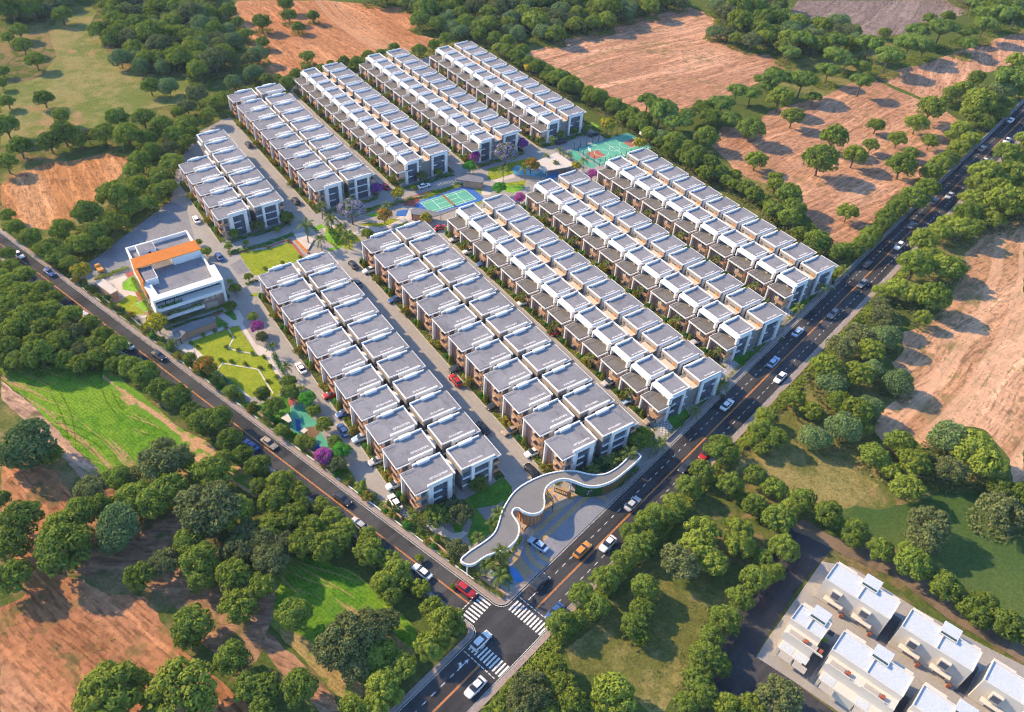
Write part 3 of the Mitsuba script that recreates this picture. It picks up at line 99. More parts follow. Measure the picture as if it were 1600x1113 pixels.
'around the lower left fields':[(-92.6,-45.1,2.07,'d'),(-88.2,-32.7,3.74,'d'),(-92.1,-61.3,3.9,'d'),(-93.3,-70.4,3.7,'d'),(-89.3,-56.2,4.52,'d'),(-83.2,-34,6.5,'p'),(-80.3,-37.4,3.16,'d'),(-81.4,-63.3,4.31,'r'),(-82.6,-70,5.74,'d'),(-77.6,-61.1,3.84,'d'),(-85.8,-105.9,3.04,'r'),(-74,-54.4,3.77,'o'),(-73.7,-60,2.97,'d'),(-81.8,-107.4,5.72,'r'),(-67.9,-53.6,3.37,'d'),(-71.9,-70.9,4.3,'p'),(-70.7,-67.9,4.53,'p'),(-64.1,-54.2,2.71,'o'),(-65.9,-62.5,4.17,'d'),(-77.7,-107.4,3.38,'r'),(-70.3,-83.3,3.17,'d'),(-62.4,-66.1,4.07,'d'),(-75.4,-112,2.74,'r'),(-64.9,-82.7,3.31,'o'),(-56.9,-56.2,5.78,'o'),(-58,-65.1,4.2,'d'),(-53.2,-56.2,3.32,'r'),(-70.1,-113.3,5.74,'r'),(-65.7,-101.8,2.76,'d'),(-58.6,-80.9,3.38,'d'),(-64.2,-100.1,3.91,'d'),(-58.1,-86.7,4.17,'d'),(-67.8,-116.4,3.04,'r'),(-58.9,-90.5,3.16,'d'),(-52.2,-76.1,6.88,'o'),(-47.9,-65,4.28,'d'),(-44,-60.9,2.59,'r'),(-59.8,-111.2,3.32,'d'),(-47.7,-77.9,4.39,'r'),(-53.3,-94.2,3.6,'r'),(-49.9,-87.7,3.71,'o'),(-54.7,-101.1,3.82,'r'),(-46.6,-83.6,3.26,'o'),(-59.1,-117.9,2.93,'d'),(-39.4,-72.6,2.29,'d'),(-49.1,-99,3,'r'),(-45,-88.5,3.56,'o'),(-58.2,-122.9,2.43,'d'),(-56.3,-119.9,2.84,'d'),(-41.6,-85.7,3.26,'r'),(-45.1,-94.5,3.83,'o'),(-38.5,-79.8,3.42,'r'),(-40.8,-91,2.86,'o'),(-36.7,-85.2,3.48,'r'),(-45.7,-109.2,3.46,'d'),(-50.7,-123.5,3.32,'d'),(-36.8,-93.5,3.38,'r'),(-33.8,-90.2,3.05,'r'),(-33.9,-96.6,3.37,'r'),(-42.2,-120.4,3.81,'o'),(-30.6,-96.9,3.04,'d'),(-38.3,-119.7,4.8,'o'),(-43.6,-131.7,2.43,'b'),(-39.5,-124.8,3.3,'o'),(-34.4,-119.7,4.21,'o'),(-39.8,-133.6,2.56,'b'),(-34.7,-124.4,3.5,'d'),(-36.9,-130.8,3.09,'b'),(-26.3,-111,2.61,'b'),(-30.2,-119.3,2.96,'o'),(-26.3,-113.9,2.38,'b'),(-35.5,-133.2,1.73,'b'),(-31.5,-129.2,2.59,'b'),(-25.2,-128.9,2.95,'b'),(-22.4,-128.7,1.82,'b'),(-19.9,-126.3,3.44,'b')],
'in the far left roadside thicket':[(-85.3,18.3,2.87,'r'),(-84.1,23.2,4.03,'r'),(-85.7,11.6,2.54,'r'),(-79.8,51.5,2.51,'r'),(-83,27.9,2.66,'d'),(-80.9,40.3,2.66,'d'),(-81.5,34,4.07,'b'),(-79.6,46.4,3.63,'b'),(-83.9,14.7,2.49,'r'),(-85.1,5.8,2.6,'r'),(-76.6,41.1,3.48,'r'),(-81.7,8.9,3.61,'d'),(-78.4,29.4,3.84,'b'),(-79,24,3.34,'b'),(-80.9,2.9,3,'b'),(-78.6,16.4,3.94,'r'),(-74.4,34.6,3.67,'r'),(-74.5,19.8,4,'r'),(-72.3,28.3,3.39,'r'),(-75.6,7.2,3.41,'r'),(-75.2,0.4,4.21,'d'),(-72.6,13.9,3.72,'r'),(-71.7,8.7,2.54,'r'),(-69.1,20.4,3.8,'b'),(-67.7,12.2,2.86,'b'),(-69.1,4.5,3.65,'r'),(-69.5,-3.3,2.83,'r'),(-65.6,6.4,3.92,'o'),(-66.6,-6.9,3.02,'r'),(-64.3,1.9,2.64,'d'),(-65.1,-2.3,2.93,'o'),(-60.8,-1.4,3.19,'r'),(-61.9,-6.6,3.06,'r'),(-58.4,-10.8,2.5,'d')],
'in the wood above the meadow':[(8.6,278.4,3.48,'r'),(8.4,264.5,4.62,'p'),(11.5,272,3.85,'r'),(14.3,278.6,4.53,'r'),(8.5,253.5,5.89,'d'),(6.3,244.2,6.02,'r'),(3.7,229.9,4.9,'r'),(7.3,236.7,4.37,'b'),(13.2,259.8,3.91,'b'),(16.6,265.4,3.94,'p'),(6.5,218.4,5.61,'o'),(13.2,242.5,3.62,'r'),(3.3,204.4,3.58,'b'),(22,273.1,6.08,'o'),(16.3,251.4,5.45,'o'),(10.3,227.2,4.65,'r'),(5.7,209.7,4.66,'r'),(21.1,258.9,4.39,'p'),(15,235.1,6.07,'d'),(18.8,243.6,3.53,'r'),(10,205.6,3.67,'r'),(16.7,227.5,4.08,'o'),(7.3,192.4,4.61,'r'),(24,247.4,4.46,'r'),(29.8,266,4.5,'o'),(15.9,215.7,6.33,'r'),(22.6,239.2,3.86,'r'),(22.3,231.7,5.28,'p'),(29.4,253.9,5.81,'r'),(13.4,195,3.67,'b'),(16,202.3,5.82,'o'),(21.9,222,5.86,'r'),(11.8,183,4.04,'p'),(37,267.1,4.67,'d'),(34.9,258.7,4.22,'p'),(30.7,243.9,3.63,'b'),(30.6,236.7,4.18,'o'),(25.1,215.1,4.68,'r'),(19.7,194.8,3.66,'p'),(36.6,250,5,'d'),(23.9,207.2,3.63,'o'),(18.6,188.7,4.44,'r'),(31.2,230,5.24,'r'),(23.1,202.2,3.52,'b'),(43.2,263.8,4.64,'r'),(36.9,241.5,3.86,'r'),(31.8,222,3.79,'r'),(31.2,215.9,4.05,'r'),(24.2,191.3,3.88,'b'),(43.6,253.7,3.49,'d'),(43.1,247.6,4.7,'d'),(27.8,195.5,3.59,'b'),(36.9,224.2,3.73,'p'),(31.9,208,4.71,'r'),(48.4,259.1,4.98,'o'),(30.6,200.7,3.81,'b'),(43.2,236.4,6.23,'o'),(28.4,185.1,5.54,'r'),(37.6,211.2,4.28,'p'),(48.7,243.1,4.68,'p'),(27.2,176.5,4.6,'r'),(43.9,227.4,4.39,'o'),(52.2,251.1,4.09,'b'),(36.8,203.3,3.87,'r'),(42.3,217.3,5.81,'p'),(57.9,256.3,5.28,'d'),(51.6,236.1,4.88,'d'),(55.5,244.7,4.22,'o'),(49.7,227.2,3.57,'o'),(48.7,220.1,3.74,'b'),(46.1,209.3,4.5,'d'),(44.2,203.1,3.83,'o'),(42.2,195.6,3.78,'b'),(39.1,177.6,5.5,'b'),(47.3,198.6,3.98,'o')]}}

# ------------------------------------------------------------------ helpers
rng = np.random.default_rng(11)
CUBE_V = np.array([[x, y, z] for x in (0, 1) for y in (0, 1) for z in (0, 1)], float)
CUBE_F = np.array([[0, 1, 3], [0, 3, 2], [4, 6, 7], [4, 7, 5], [0, 4, 5], [0, 5, 1], [2, 3, 7], [2, 7, 6], [0, 2, 6], [0, 6, 4], [1, 5, 7], [1, 7, 3]])

class MB:
    """collects solids into one mesh"""
    def __init__(self): self.v, self.f, self.n = [], [], 0
    def add(self, v, f):
        v = np.asarray(v, float); f = np.asarray(f, int)
        if f.shape[1] == 4: f = np.vstack([f[:, [0, 1, 2]], f[:, [0, 2, 3]]])
        self.v.append(v); self.f.append(f + self.n); self.n += len(v); return self
    def box(self, x0, x1, y0, y1, z0, z1, m=None):
        v = CUBE_V * [x1 - x0, y1 - y0, z1 - z0] + [x0, y0, z0]
        if m is not None: v = v @ np.asarray(m)[:3, :3].T + np.asarray(m)[:3, 3]
        return self.add(v, CUBE_F)
    def prism(self, poly, z0, z1):
        if not isinstance(poly, (Polygon, MultiPolygon)): poly = Polygon(poly)
        poly = poly.buffer(0)
        for g in getattr(poly, 'geoms', [poly]):
            if g.area < 1e-3: continue
            m = trimesh.creation.extrude_polygon(g, z1 - z0, engine='earcut'); self.add(m.vertices + [0, 0, z0], m.faces)
        return self
    def sheet(self, poly, z):
        if not isinstance(poly, (Polygon, MultiPolygon)): poly = Polygon(poly)
        poly = poly.buffer(0)
        for g in getattr(poly, 'geoms', [poly]):
            if g.area < 1e-3: continue
            v, f = trimesh.creation.triangulate_polygon(g, engine='earcut')
            v = np.c_[v, np.full(len(v), z)]
            c = np.cross(v[f[:, 1]] - v[f[:, 0]], v[f[:, 2]] - v[f[:, 0]])[:, 2]
            f = np.where((c < 0)[:, None], f[:, ::-1], f); self.add(v, f)
        return self
    def tube(self, p0, p1, r0, r1=None, n=8):
        p0, p1 = np.asarray(p0, float), np.asarray(p1, float); r1 = r0 if r1 is None else r1
        d = (p1 - p0) / np.linalg.norm(p1 - p0); a = np.cross(d, [0, 0, 1] if abs(d[2]) < .9 else [1, 0, 0]); a /= np.linalg.norm(a); b = np.cross(d, a)
        t = np.arange(n) * 2 * np.pi / n; ring = np.cos(t)[:, None] * a + np.sin(t)[:, None] * b
        v = np.vstack([p0 + ring * r0, p1 + ring * r1, [p0], [p1]]); i = np.arange(n); j = (i + 1) % n
        f = np.vstack([np.c_[i, j, j + n], np.c_[i, j + n, i + n], np.c_[j, i, i * 0 + 2 * n], np.c_[i + n, j + n, i * 0 + 2 * n + 1]])
        return self.add(v, f)
    def mesh(self): return np.vstack(self.v), np.vstack(self.f)

def ref(k): return {'type': 'ref', 'id': k}
def rgb(*c): return {'type': 'rgb', 'value': list(c)}
used = {}
def key_of(name):
    """name, name_001, name_002 ..."""
    n = used.get(name, 0); used[name] = n + 1
    return name if n == 0 else f'{name}_{n:03d}'
def tag(k, label=None, cat=None, group=None, kind=None):
    d = labels.setdefault(k, {})
    for a, b in (('label', label), ('category', cat), ('group', group), ('kind', kind)):
        if b: d[a] = b
    return k
def put(name, mb, bsdf, label=None, cat=None, group=None, kind=None, smooth=False, parent=None, **kw):
    k = key_of((parent + '__' if parent else '') + name)
    scene[k] = ply(mb.mesh() if isinstance(mb, MB) else mb, bsdf, smooth, **kw)
    if label or cat or group or kind: tag(k, label, cat, group, kind)
    return k
def thing(name, label, cat, group=None):
    k = key_of(name); tag(k, label, cat, group); return k
def shapegroup(gname, parts):
    """parts: [(name, mesh, bsdf, smooth)]"""
    g = {'type': 'shapegroup'}; seen = {}
    for name, mb, b, *s in parts:
        n = seen.get(name, 0); seen[name] = n + 1
        g[name if n == 0 else f'{name}_{n:03d}'] = ply(mb.mesh() if isinstance(mb, MB) else mb, b, s[0] if s else False)
    scene[gname] = g; return gname
def inst(name, gname, x, y, z=0.0, rot=0.0, s=1.0, label=None, cat=None, group=None, kind=None):
    k = key_of(name)
    t = T().translate([x, y, z]).rotate([0, 0, 1], rot)
    t = t.scale([s, s, s] if np.isscalar(s) else list(s))
    scene[k] = {'type': 'instance', 'to_world': t, 'g': ref(gname)}
    tag(k, label, cat, group, kind); return k
def nth(n): return f"{n}{'th' if 10 <= n % 100 <= 20 else {1: 'st', 2: 'nd', 3: 'rd'}.get(n % 10, 'th')}"

# ------------------------------------------------------------------ materials
def diffuse(name, c): scene[name] = {'type': 'twosided', 'b': {'type': 'diffuse', 'reflectance': proc(c) if callable(c) else rgb(*c)}}
def glossy(name, c, rough=0.4, spec=0.5, metal=0.0, **kw):
    scene[name] = {'type': 'twosided', 'b': {'type': 'principled', 'base_color': proc(c) if callable(c) else rgb(*c), 'roughness': rough, 'specular': spec, 'metallic': metal, **kw}}
def C3(*c): return mi.Color3f(*c)
def var(c, amp=.18, f=.35, f2=3.0):
    """a colour with slow blotches and fine grain"""
    def fn(p, n, uv):
        t = fbm(p.x * f, p.y * f, p.z * f, 3); g = noise(p.x * f2, p.y * f2, p.z * f2)
        return C3(*c) * (1 + amp * 2 * (t - .5) + amp * (g - .5))
    return fn
diffuse('white_paint', var((.78, .78, .77), .05, .25, 1.2))
def roof_fn(p, n, uv):
    gx = dr.abs(p.x / .62 - dr.floor(p.x / .62) - .5); gy = dr.abs(p.y / .62 - dr.floor(p.y / .62) - .5)
    line = smoothstep(.44, .48, dr.maximum(gx, gy))
    t = fbm(p.x * .3, p.y * .3, 0.0, 3); v = noise(p.x * .09, p.y * .09, 5.0); st = smoothstep(.60, .78, fbm(p.x * .8, p.y * .35, 9.0, 3)); r = cell_rand(dr.floor(p.x / .62), dr.floor(p.y / .62))
    return C3(.250, .250, .272) * (1 - .16 * st) * (1 + .20 * (v - .5) + .26 * (t - .5) + .10 * (r - .5)) * (1 - .18 * line)
diffuse('roof_tile', roof_fn)
def roofd_fn(p, n, uv):
    t = fbm(p.x * .5, p.y * .5, 0.0, 3); r = cell_rand(dr.floor(p.x / .5), dr.floor(p.y / .5))
    return C3(.175, .165, .155) * (1 + .3 * (t - .5) + .12 * (r - .5))
diffuse('roof_dark', roofd_fn)
diffuse('wall_beige', var((.60, .48, .38), .08))
diffuse('wall_grey', var((.26, .25, .245), .10))
diffuse('wall_tan', var((.37, .34, .31), .08))
def terr_fn(p, n, uv):
    s = p.y / .22; e = smoothstep(.40, .46, dr.abs(s - dr.floor(s) - .5))
    return C3(.54, .27, .19) * (1 + .2 * (cell_rand(dr.floor(s)) - .5)) * (1 - .4 * e)
diffuse('terracotta_cladding', terr_fn)
diffuse('brown_cladding', var((.46, .29, .19), .12, .6, 4))
diffuse('cream_tile', var((.62, .52, .41), .07))
diffuse('orange_paint', (.75, .25, .04))
glossy('dark_glass', var((.085, .10, .135), .3, .8, .8), .15, .8)
glossy('metal_dark', (.06, .06, .065), .4, .5)
glossy('metal_pale', (.5, .5, .5), .4, .5)
def asphalt(c, dark=.25):
    def fn(p, n, uv):
        t = fbm(p.x * .12, p.y * .12, 0.0, 4); g = noise(p.x * 4, p.y * 4, 1.0); pt = smoothstep(.62, .66, noise((p.x * .9665 + p.y * .2566) * .13, (p.y * .9665 - p.x * .2566) * .28, 6.0))
        s = fbm((p.x * .9665 + p.y * .2566) * .03, (p.y * .9665 - p.x * .2566) * 1.1, 2.0, 2)
        return C3(*c) * (1 + dark * 2 * (t - .5) + .2 * (g - .5) + .45 * (s - .5) - .22 * pt)
    return fn
diffuse('asphalt', asphalt((.064, .064, .069)))
diffuse('asphalt_old', asphalt((.074, .074, .077), .26))
def pav_fn(c, w=.5):
    def fn(p, n, uv):
        a = p.x * .9665 + p.y * .2566; b = p.y * .9665 - p.x * .2566
        r = cell_rand(dr.floor(a / w), dr.floor(b / w)); t = fbm(p.x * .3, p.y * .3, 0.0, 3)
        return C3(*c) * (1 + .22 * (r - .5) + .25 * (t - .5))
    return fn
diffuse('pavement_pink', pav_fn((.34, .27, .245)))
diffuse('pavement_grey', pav_fn((.27, .26, .26)))
def conc_fn(p, n, uv):
    t = fbm(p.x * .15, p.y * .15, 3.0, 4); r = cell_rand(dr.floor(p.x / .55), dr.floor(p.y / .55)); g = noise(p.x * 5, p.y * 5)
    return C3(.345, .325, .305) * (1 + .18 * (t - .5) + .10 * (r - .5) + .08 * (g - .5))
diffuse('concrete', conc_fn)
diffuse('kerb_stone', var((.46, .43, .40), .1))
diffuse('path_pale', var((.58, .52, .46), .08, .4, 4))
diffuse('road_white', var((.72, .72, .70), .15, .6, 5))
diffuse('road_orange', var((.62, .26, .09), .2, .6, 5))
def grass(c1, c2, f=.25):
    def fn(p, n, uv):
        t = fbm(p.x * f, p.y * f, 0.0, 3); g = noise(p.x * 3.1, p.y * 3.1, 4.0)
        return mix(C3(*c1), C3(*c2), smoothstep(.3, .7, t)) * (1 + .45 * (g - .5))
    return fn
diffuse('lawn_bright', grass((.16, .36, .035), (.22, .42, .05), .6))
diffuse('lawn_olive', grass((.225, .285, .026), (.27, .31, .032), .5))
diffuse('lawn_deep', grass((.070, .205, .028), (.10, .25, .036), .4))
diffuse('terracotta_paving', pav_fn((.40, .13, .10), .4))
diffuse('paver_grey', pav_fn((.25, .25, .265), .4))

# ------------------------------------------------------------------ ground and fields
def ground_fn(p, n, uv):
    t = fbm(p.x * .035, p.y * .035, 0.0, 4); u = fbm(p.x * .3, p.y * .3, 7.0, 3); g = noise(p.x * 2.3, p.y * 2.3, 1.0); k = fbm(p.x * .012, p.y * .012, 3.0, 2)
    c = mix(C3(.085, .115, .028), C3(.20, .180, .062), smoothstep(.47, .68, t * .7 + u * .3))
    c = mix(c, C3(.27, .17, .10), .55 * smoothstep(.60, .72, .5 * k + .5 * u))
    return c * (1 + .5 * (g - .5))
diffuse('ground_grass', ground_fn)
put('ground', MB().sheet(sbox(-900, -700, 1300, 1300), 0.0), 'ground_grass', 'olive and brown wild grass ground under fields and trees', kind='structure')

def tracks(p, ang, w, wob=3.0):
    """ploughed furrows: a wavering stripe pattern along the angle"""
    ca, sa = math.cos(ang), math.sin(ang)
    a = p.x * ca + p.y * sa; b = p.y * ca - p.x * sa
    b = b + wob * (fbm(a * .03, b * .03, 5.0, 2) - .5) * 2
    return a, b, noise(b / w, a * .05, 2.0)
def soil(base, light, dark, ang, w=.8, green=None, gamt=.5, wob=3.0):
    def fn(p, n, uv):
        a, b, s = tracks(p, ang, w, wob)
        t = fbm(p.x * .03, p.y * .03, 1.0, 4); u = fbm(p.x * .4, p.y * .4, 9.0, 3); g = .5 * noise(p.x * 2.7, p.y * 2.7, 3.0) + .5 * noise(p.x * 1.1, p.y * 1.1, 23.0)
        s2 = noise(b / (w * 6), a * .02, 11.0); s3 = noise(b / .42, a / 2.6, 13.0); s4 = noise(b / (w * 1.7), a * .035, 19.0)
        c = mix(C3(*base), C3(*light), smoothstep(.35, .75, .5 * t + .5 * s2))
        c = mix(c, C3(*dark), .7 * smoothstep(.58, .75, .55 * u + .45 * s))
        c = c * (1 + .38 * (s - .5) + .55 * (g - .5)) * (1 - .34 * smoothstep(.60, .80, s3)) * (1 + .30 * smoothstep(.62, .80, s4))
        if green: c = mix(c, C3(*green), gamt * smoothstep(.56, .68, .5 * fbm(p.x * .09, p.y * .09, 21.0, 3) + .5 * u))
        return c
    return fn
def wheel_lines(fn, lines, col, w=.45):
    """curved pairs of wheel tracks: circles (cx, cy, r) in the field"""
    def f2(p, n, uv):
        c = fn(p, n, uv); wv = 1.2 * (fbm(p.x * .08, p.y * .08, 31.0, 2) - .5)
        m = mi.Float(0)
        for cx, cy, r in lines:
            d = dr.sqrt(dr.square(p.x - cx) + dr.square(p.y - cy)) - r + wv
            m = dr.maximum(m, 1 - smoothstep(w * .4, w, dr.abs(dr.abs(d) - .8)))
        return mix(c, C3(*col), .7 * m * (.5 + .5 * noise(p.x, p.y, 8.0)))
    return f2
TAN, TAN_L, TAN_D = (.40, .213, .128), (.50, .285, .18), (.26, .14, .08)
def near_lines(seed, x0, x1, y0, y1, n, rmin, rmax):
    r = np.random.default_rng(seed); return [(r.uniform(x0, x1), r.uniform(y0, y1), r.uniform(rmin, rmax)) for _ in range(n)]
FIELD = {
 'tan_far': ('bare_field', soil(TAN, TAN_L, TAN_D, -.02, .9, (.20, .17, .07), .45), 'large bare tan field behind the right end of the villa rows'),
 'orange_far': ('bare_field', wheel_lines(soil((.42, .19, .088), (.48, .235, .12), (.26, .13, .065), -1.5, 1.2), [(318, 190, 200), (318, 190, 204), (300, 200, 190), (330, 190, 221)], (.50, .30, .18), .9), 'orange bare field with curving wheel tracks behind the villas'),
 'meadow': ('meadow', None, 'pale green and straw meadow at the top left'),
 'brown_left': ('ploughed_field', soil((.42, .195, .08), (.50, .265, .13), (.22, .11, .05), 1.55, 1.1, None, 0, 1.5), 'orange brown ploughed field at the left beside the belt of trees'),
 'tan_right_a': ('bare_field', soil(TAN, TAN_L, TAN_D, .1, .8, (.21, .17, .07), .4), 'bare tan field with scattered trees right of the villas'),
 'tan_right_b': ('bare_field', soil(TAN, TAN_L, TAN_D, .5, .8), 'bare tan field near the upper right end of the road'),
 'tan_low': ('bare_field', wheel_lines(soil((.43, .235, .128), (.58, .335, .205), (.20, .145, .065), .15, .8, (.20, .18, .07), .45), [(67, 153, 303), (67, 153, 292), (67, 153, 299.5), (67, 153, 318), (67, 153, 277)], (.64, .39, .245), 1.1), 'stubbly bare field with wheel tracks at the lower right'),
 'grey_far': ('bare_field', soil((.20, .15, .135), (.25, .19, .17), (.13, .10, .09), .4, 1.0), 'dark greyish ploughed field at the top right'),
 'green_crop': ('crop_field', None, 'bright green crop field crossed by tan wheel tracks'),
 'green_low': ('crop_field', None, 'green crop field among the trees left of the crossing'),
 'brown_low': ('ploughed_field', soil((.345, .155, .075), (.46, .235, .13), (.16, .075, .042), -1.22, .9, (.10, .15, .04), .35), 'brown ploughed soil at the lower left corner'),
 'track_low': ('dirt_track', soil((.34, .19, .11), (.44, .27, .18), (.20, .12, .07), 2.2, .6), 'brown dirt track along the lower green field'),
 'dirt_strip': ('dirt_track', soil((.33, .20, .13), (.42, .27, .19), (.18, .12, .08), 2.0, .6, (.10, .16, .03), .5), 'brown dirt strip along the lower left edge of the green crop field'),
 'verge_soil': ('dirt_verge', None, 'striped tan and green strip between the crop field and the road trees'),
 'low_soil': ('bare_ground', soil((.30, .17, .10), (.40, .24, .15), (.12, .10, .045), -.6, .8, (.08, .12, .03), .7), 'patchy brown ground below the trees at lower left'),
 'dark_lawn': ('grass_field', grass((.05, .10, .026), (.095, .135, .038), .06), 'dark green grass behind the white houses'),
 'pale_lawn': ('grass_field', None, 'olive grass clearing right of the four-lane road'),
 'pale_lawn_b': ('grass_field', None, 'dry khaki grass between the crossing and the white houses'),
}
def crop_fn(p, n, uv):
    a, b, s = tracks(p, 1.95, .7, 6.0)
    u = fbm(p.x * .5, p.y * .5, 3.0, 3); t = fbm(p.x * .06, p.y * .06, 1.0, 3); g = noise(p.x * 3, p.y * 3, 3.0)
    c = mix(C3(.085, .205, .018), C3(.165, .285, .028), smoothstep(.3, .7, .5 * t + .5 * u))
    band = smoothstep(.60, .70, noise(b / 2.6, a * .03, 3.0) * .75 + .25 * s)
    c = mix(c, C3(.38, .24, .12), .8 * band * smoothstep(.3, .6, u + .2))
    q = fbm(p.x * .05, p.y * .05, 41.0, 2)
    for cx, cy, rr in ((-92, -44, 22), (-92, -44, 24.2), (-92, -44, 26.4), (-30, -20, 33), (-30, -20, 35), (-104, -22, 30), (-104, -22, 32)):
        dd = dr.abs(dr.sqrt(dr.square(p.x - cx) + dr.square(p.y - cy)) - rr + 5 * (q - .5))
        c = c * (1 - .38 * (1 - smoothstep(.10, .32, dd)) * smoothstep(.35, .6, noise(p.x * .2, p.y * .2, 5.0)))
    for ang, off, ww in ((2.22, 0, 3.1), (2.05, 7, 4.2)):
        b2 = p.y * math.cos(ang) - p.x * math.sin(ang) + off + 1.5 * (q - .5); f = dr.abs(b2 / ww - dr.floor(b2 / ww) - .5) * ww
        c = mix(c, C3(.36, .26, .10), .6 * (1 - smoothstep(.10, .3, f)) * smoothstep(.50, .62, noise(p.x * .09, p.y * .09, 6.0 + off)))
    row = dr.abs(b / .9 - dr.floor(b / .9) - .5)
    c = c * (1 - .22 * smoothstep(.34, .48, row))
    return c * (1 + .6 * (g - .5))
def verge_fn(p, n, uv):
    a, b, s = tracks(p, 1.95, .5, 2.0)
    u = fbm(p.x * .5, p.y * .5, 3.0, 3); g = noise(p.x * 3, p.y * 3, 3.0); r = noise(b / .9, a * .06, 9.0)
    c = mix(C3(.48, .29, .17), C3(.13, .26, .03), smoothstep(.34, .54, .6 * r + .4 * u))
    return c * (1 + .45 * (g - .5))
def meadow_fn(p, n, uv):
    t = fbm(p.x * .03, p.y * .03, 1.0, 4); u = fbm(p.x * .25, p.y * .25, 5.0, 3); g = noise(p.x * 2.1, p.y * 2.1, 3.0)
    c = mix(C3(.145, .175, .045), C3(.26, .225, .09), smoothstep(.35, .65, .6 * t + .4 * u))
    c = mix(c, C3(.34, .20, .11), .6 * smoothstep(.62, .72, fbm(p.x * .045, p.y * .045, 15.0, 3) * .6 + u * .4))
    return c * (1 + .4 * (g - .5))
def khaki_fn(p, n, uv):
    t = fbm(p.x * .06, p.y * .06, 1.0, 4); u = fbm(p.x * .5, p.y * .5, 5.0, 3); g = noise(p.x * 3.1, p.y * 3.1, 3.0)
    c = mix(C3(.125, .130, .034), C3(.27, .225, .085), smoothstep(.35, .65, .6 * t + .4 * u))
    return c * (1 + .5 * (g - .5))
SPEC = {'verge_soil': verge_fn, 'meadow': meadow_fn, 'green_crop': crop_fn, 'green_low': crop_fn, 'pale_lawn': khaki_fn, 'pale_lawn_b': khaki_fn}
def ragged(pts, amp=1.6, seed=0, step=1.2):
    P = Polygon(pts).buffer(0).buffer(3).buffer(-3).segmentize(step)
    P = max(getattr(P, 'geoms', [P]), key=lambda g: g.area)
    c = np.array(P.exterior.coords)[:-1]
    d = np.roll(c, -1, 0) - np.roll(c, 1, 0); nn = np.c_[d[:, 1], -d[:, 0]] / (np.linalg.norm(d, axis=1, keepdims=True) + 1e-9)
    q = np.c_[c, np.full(len(c), seed * 7.3)]
    k = (meshkit.fbm(q * [.12, .12, 1], 3, seed) - .5) * 3.2 * amp + (meshkit.fbm(q * [.9, .9, 1], 2, seed + 5) - .5) * amp * .9
    return Polygon(c + nn * k[:, None]).buffer(0)
for i, (nm, pts) in enumerate(D['fields'].items()):
    kind, fn, lab = FIELD[nm]
    fn = SPEC.get(nm) or fn
    b = 'soil_' + nm
    if nm == 'green_low': b = 'soil_green_crop'
    elif nm == 'pale_lawn_b': b = 'soil_pale_lawn'
    else: diffuse(b, fn)
    put(kind, MB().sheet(ragged(pts, .8, i + 1), .004 + .002 * i), b, lab, kind='structure')
# ------------------------------------------------------------------ roads
Rc, Rd, Rn = np.array([102.302, -103.905]), np.array([.96652, .2566]), np.array([-.2566, .96652])
Lc, Ld, Ln = np.array([-45.21, -22.385]), np.array([-.3107, .9505]), np.array([-.9505, -.3107])
def RP(s, t): return tuple(Rc + Rd * s + Rn * t)
def LP(u, v): return tuple(Lc + Ld * u + Ln * v)
def strip(fr, a0, a1, b0, b1): return Polygon([fr(a0, b0), fr(a1, b0), fr(a1, b1), fr(a0, b1)])
ROAD = unary_union([strip(RP, -260, 520, -4.95, 5.05), strip(LP, -118, 330, -3.65, 3.65)]).buffer(2.2).buffer(-2.2)
put('road', MB().sheet(ROAD, .09), 'asphalt', 'dark asphalt roads meeting at a crossing with zebra stripes', kind='structure')
JUN = strip(LP, -118, -104.5, -3.65, 3.65)
put('road_surface', MB().sheet(strip(LP, -104.8, 330, -3.6, 3.6), .094), 'asphalt_old', 'worn brownish asphalt of the two-lane road on the left', kind='structure')
pav = unary_union([strip(RP, -260, 520, -6.15, 6.2), strip(LP, -118, 330, -4.75, 4.3)]).buffer(2).buffer(-2).difference(ROAD)
pav = pav.difference(strip(RP, -99.5, -75, 5, 7)).difference(strip(RP, 46, 520, 5, 9))
put('pavement', MB().prism(pav, .0, .22), 'pavement_pink', 'pinkish paved footways along both roads', kind='structure')
put('kerb', MB().prism(ROAD.buffer(.16, join_style=1).difference(ROAD.buffer(.001)).difference(strip(RP, -99.5, -75, 4.5, 7)), 0, .25), 'kerb_stone', 'pale kerb stones edging the roads', kind='structure')
z = .098
def mark(name, polys, bsdf, lab=None):
    mb = MB()
    for p in polys: mb.sheet(p, z)
    return put(name, mb, bsdf, lab, parent='road')
gap = lambda fr, lo, hi, step, ln, t, w: [strip(fr, a, a + ln, t - w, t + w) for a in np.arange(lo, hi, step)]
for ptn in [(RP, -106.7, 420), (RP, -260, -124.4)]:
    mark('centre_line', [strip(ptn[0], ptn[1], ptn[2], -.19, -.05), strip(ptn[0], ptn[1], ptn[2], .05, .19)], 'road_orange', 'orange double centre line of the four-lane road')
mark('centre_line', [strip(LP, -106, 300, -.17, -.04), strip(LP, -106, 300, .04, .17)], 'road_orange', 'orange centre line of the two-lane road')
for t in (2.45, -2.45):
    for a in list(np.arange(-105, 230, 2.6)) + list(np.arange(-190, -125.5, 2.6)):
        if len([k for k in scene if k.startswith('road__lane_dash')]) < 290:
            mark('lane_dash', [strip(RP, a, a + 1.15, t - .07, t + .07)], 'road_white')
mark('lane_dashes_far', gap(RP, 230, 420, 2.6, 1.15, 2.45, .07) + gap(RP, 230, 420, 2.6, 1.15, -2.45, .07), 'road_white')
tag('road__lane_dashes_far', kind='stuff')
edge = ROAD.buffer(-.28).exterior
mark('edge_line', [edge.buffer(.055).difference(strip(RP, -125, -107, -4, 4)).intersection(sbox(-400, -300, 520, 400))], 'road_white', 'thin white edge lines of the roads')
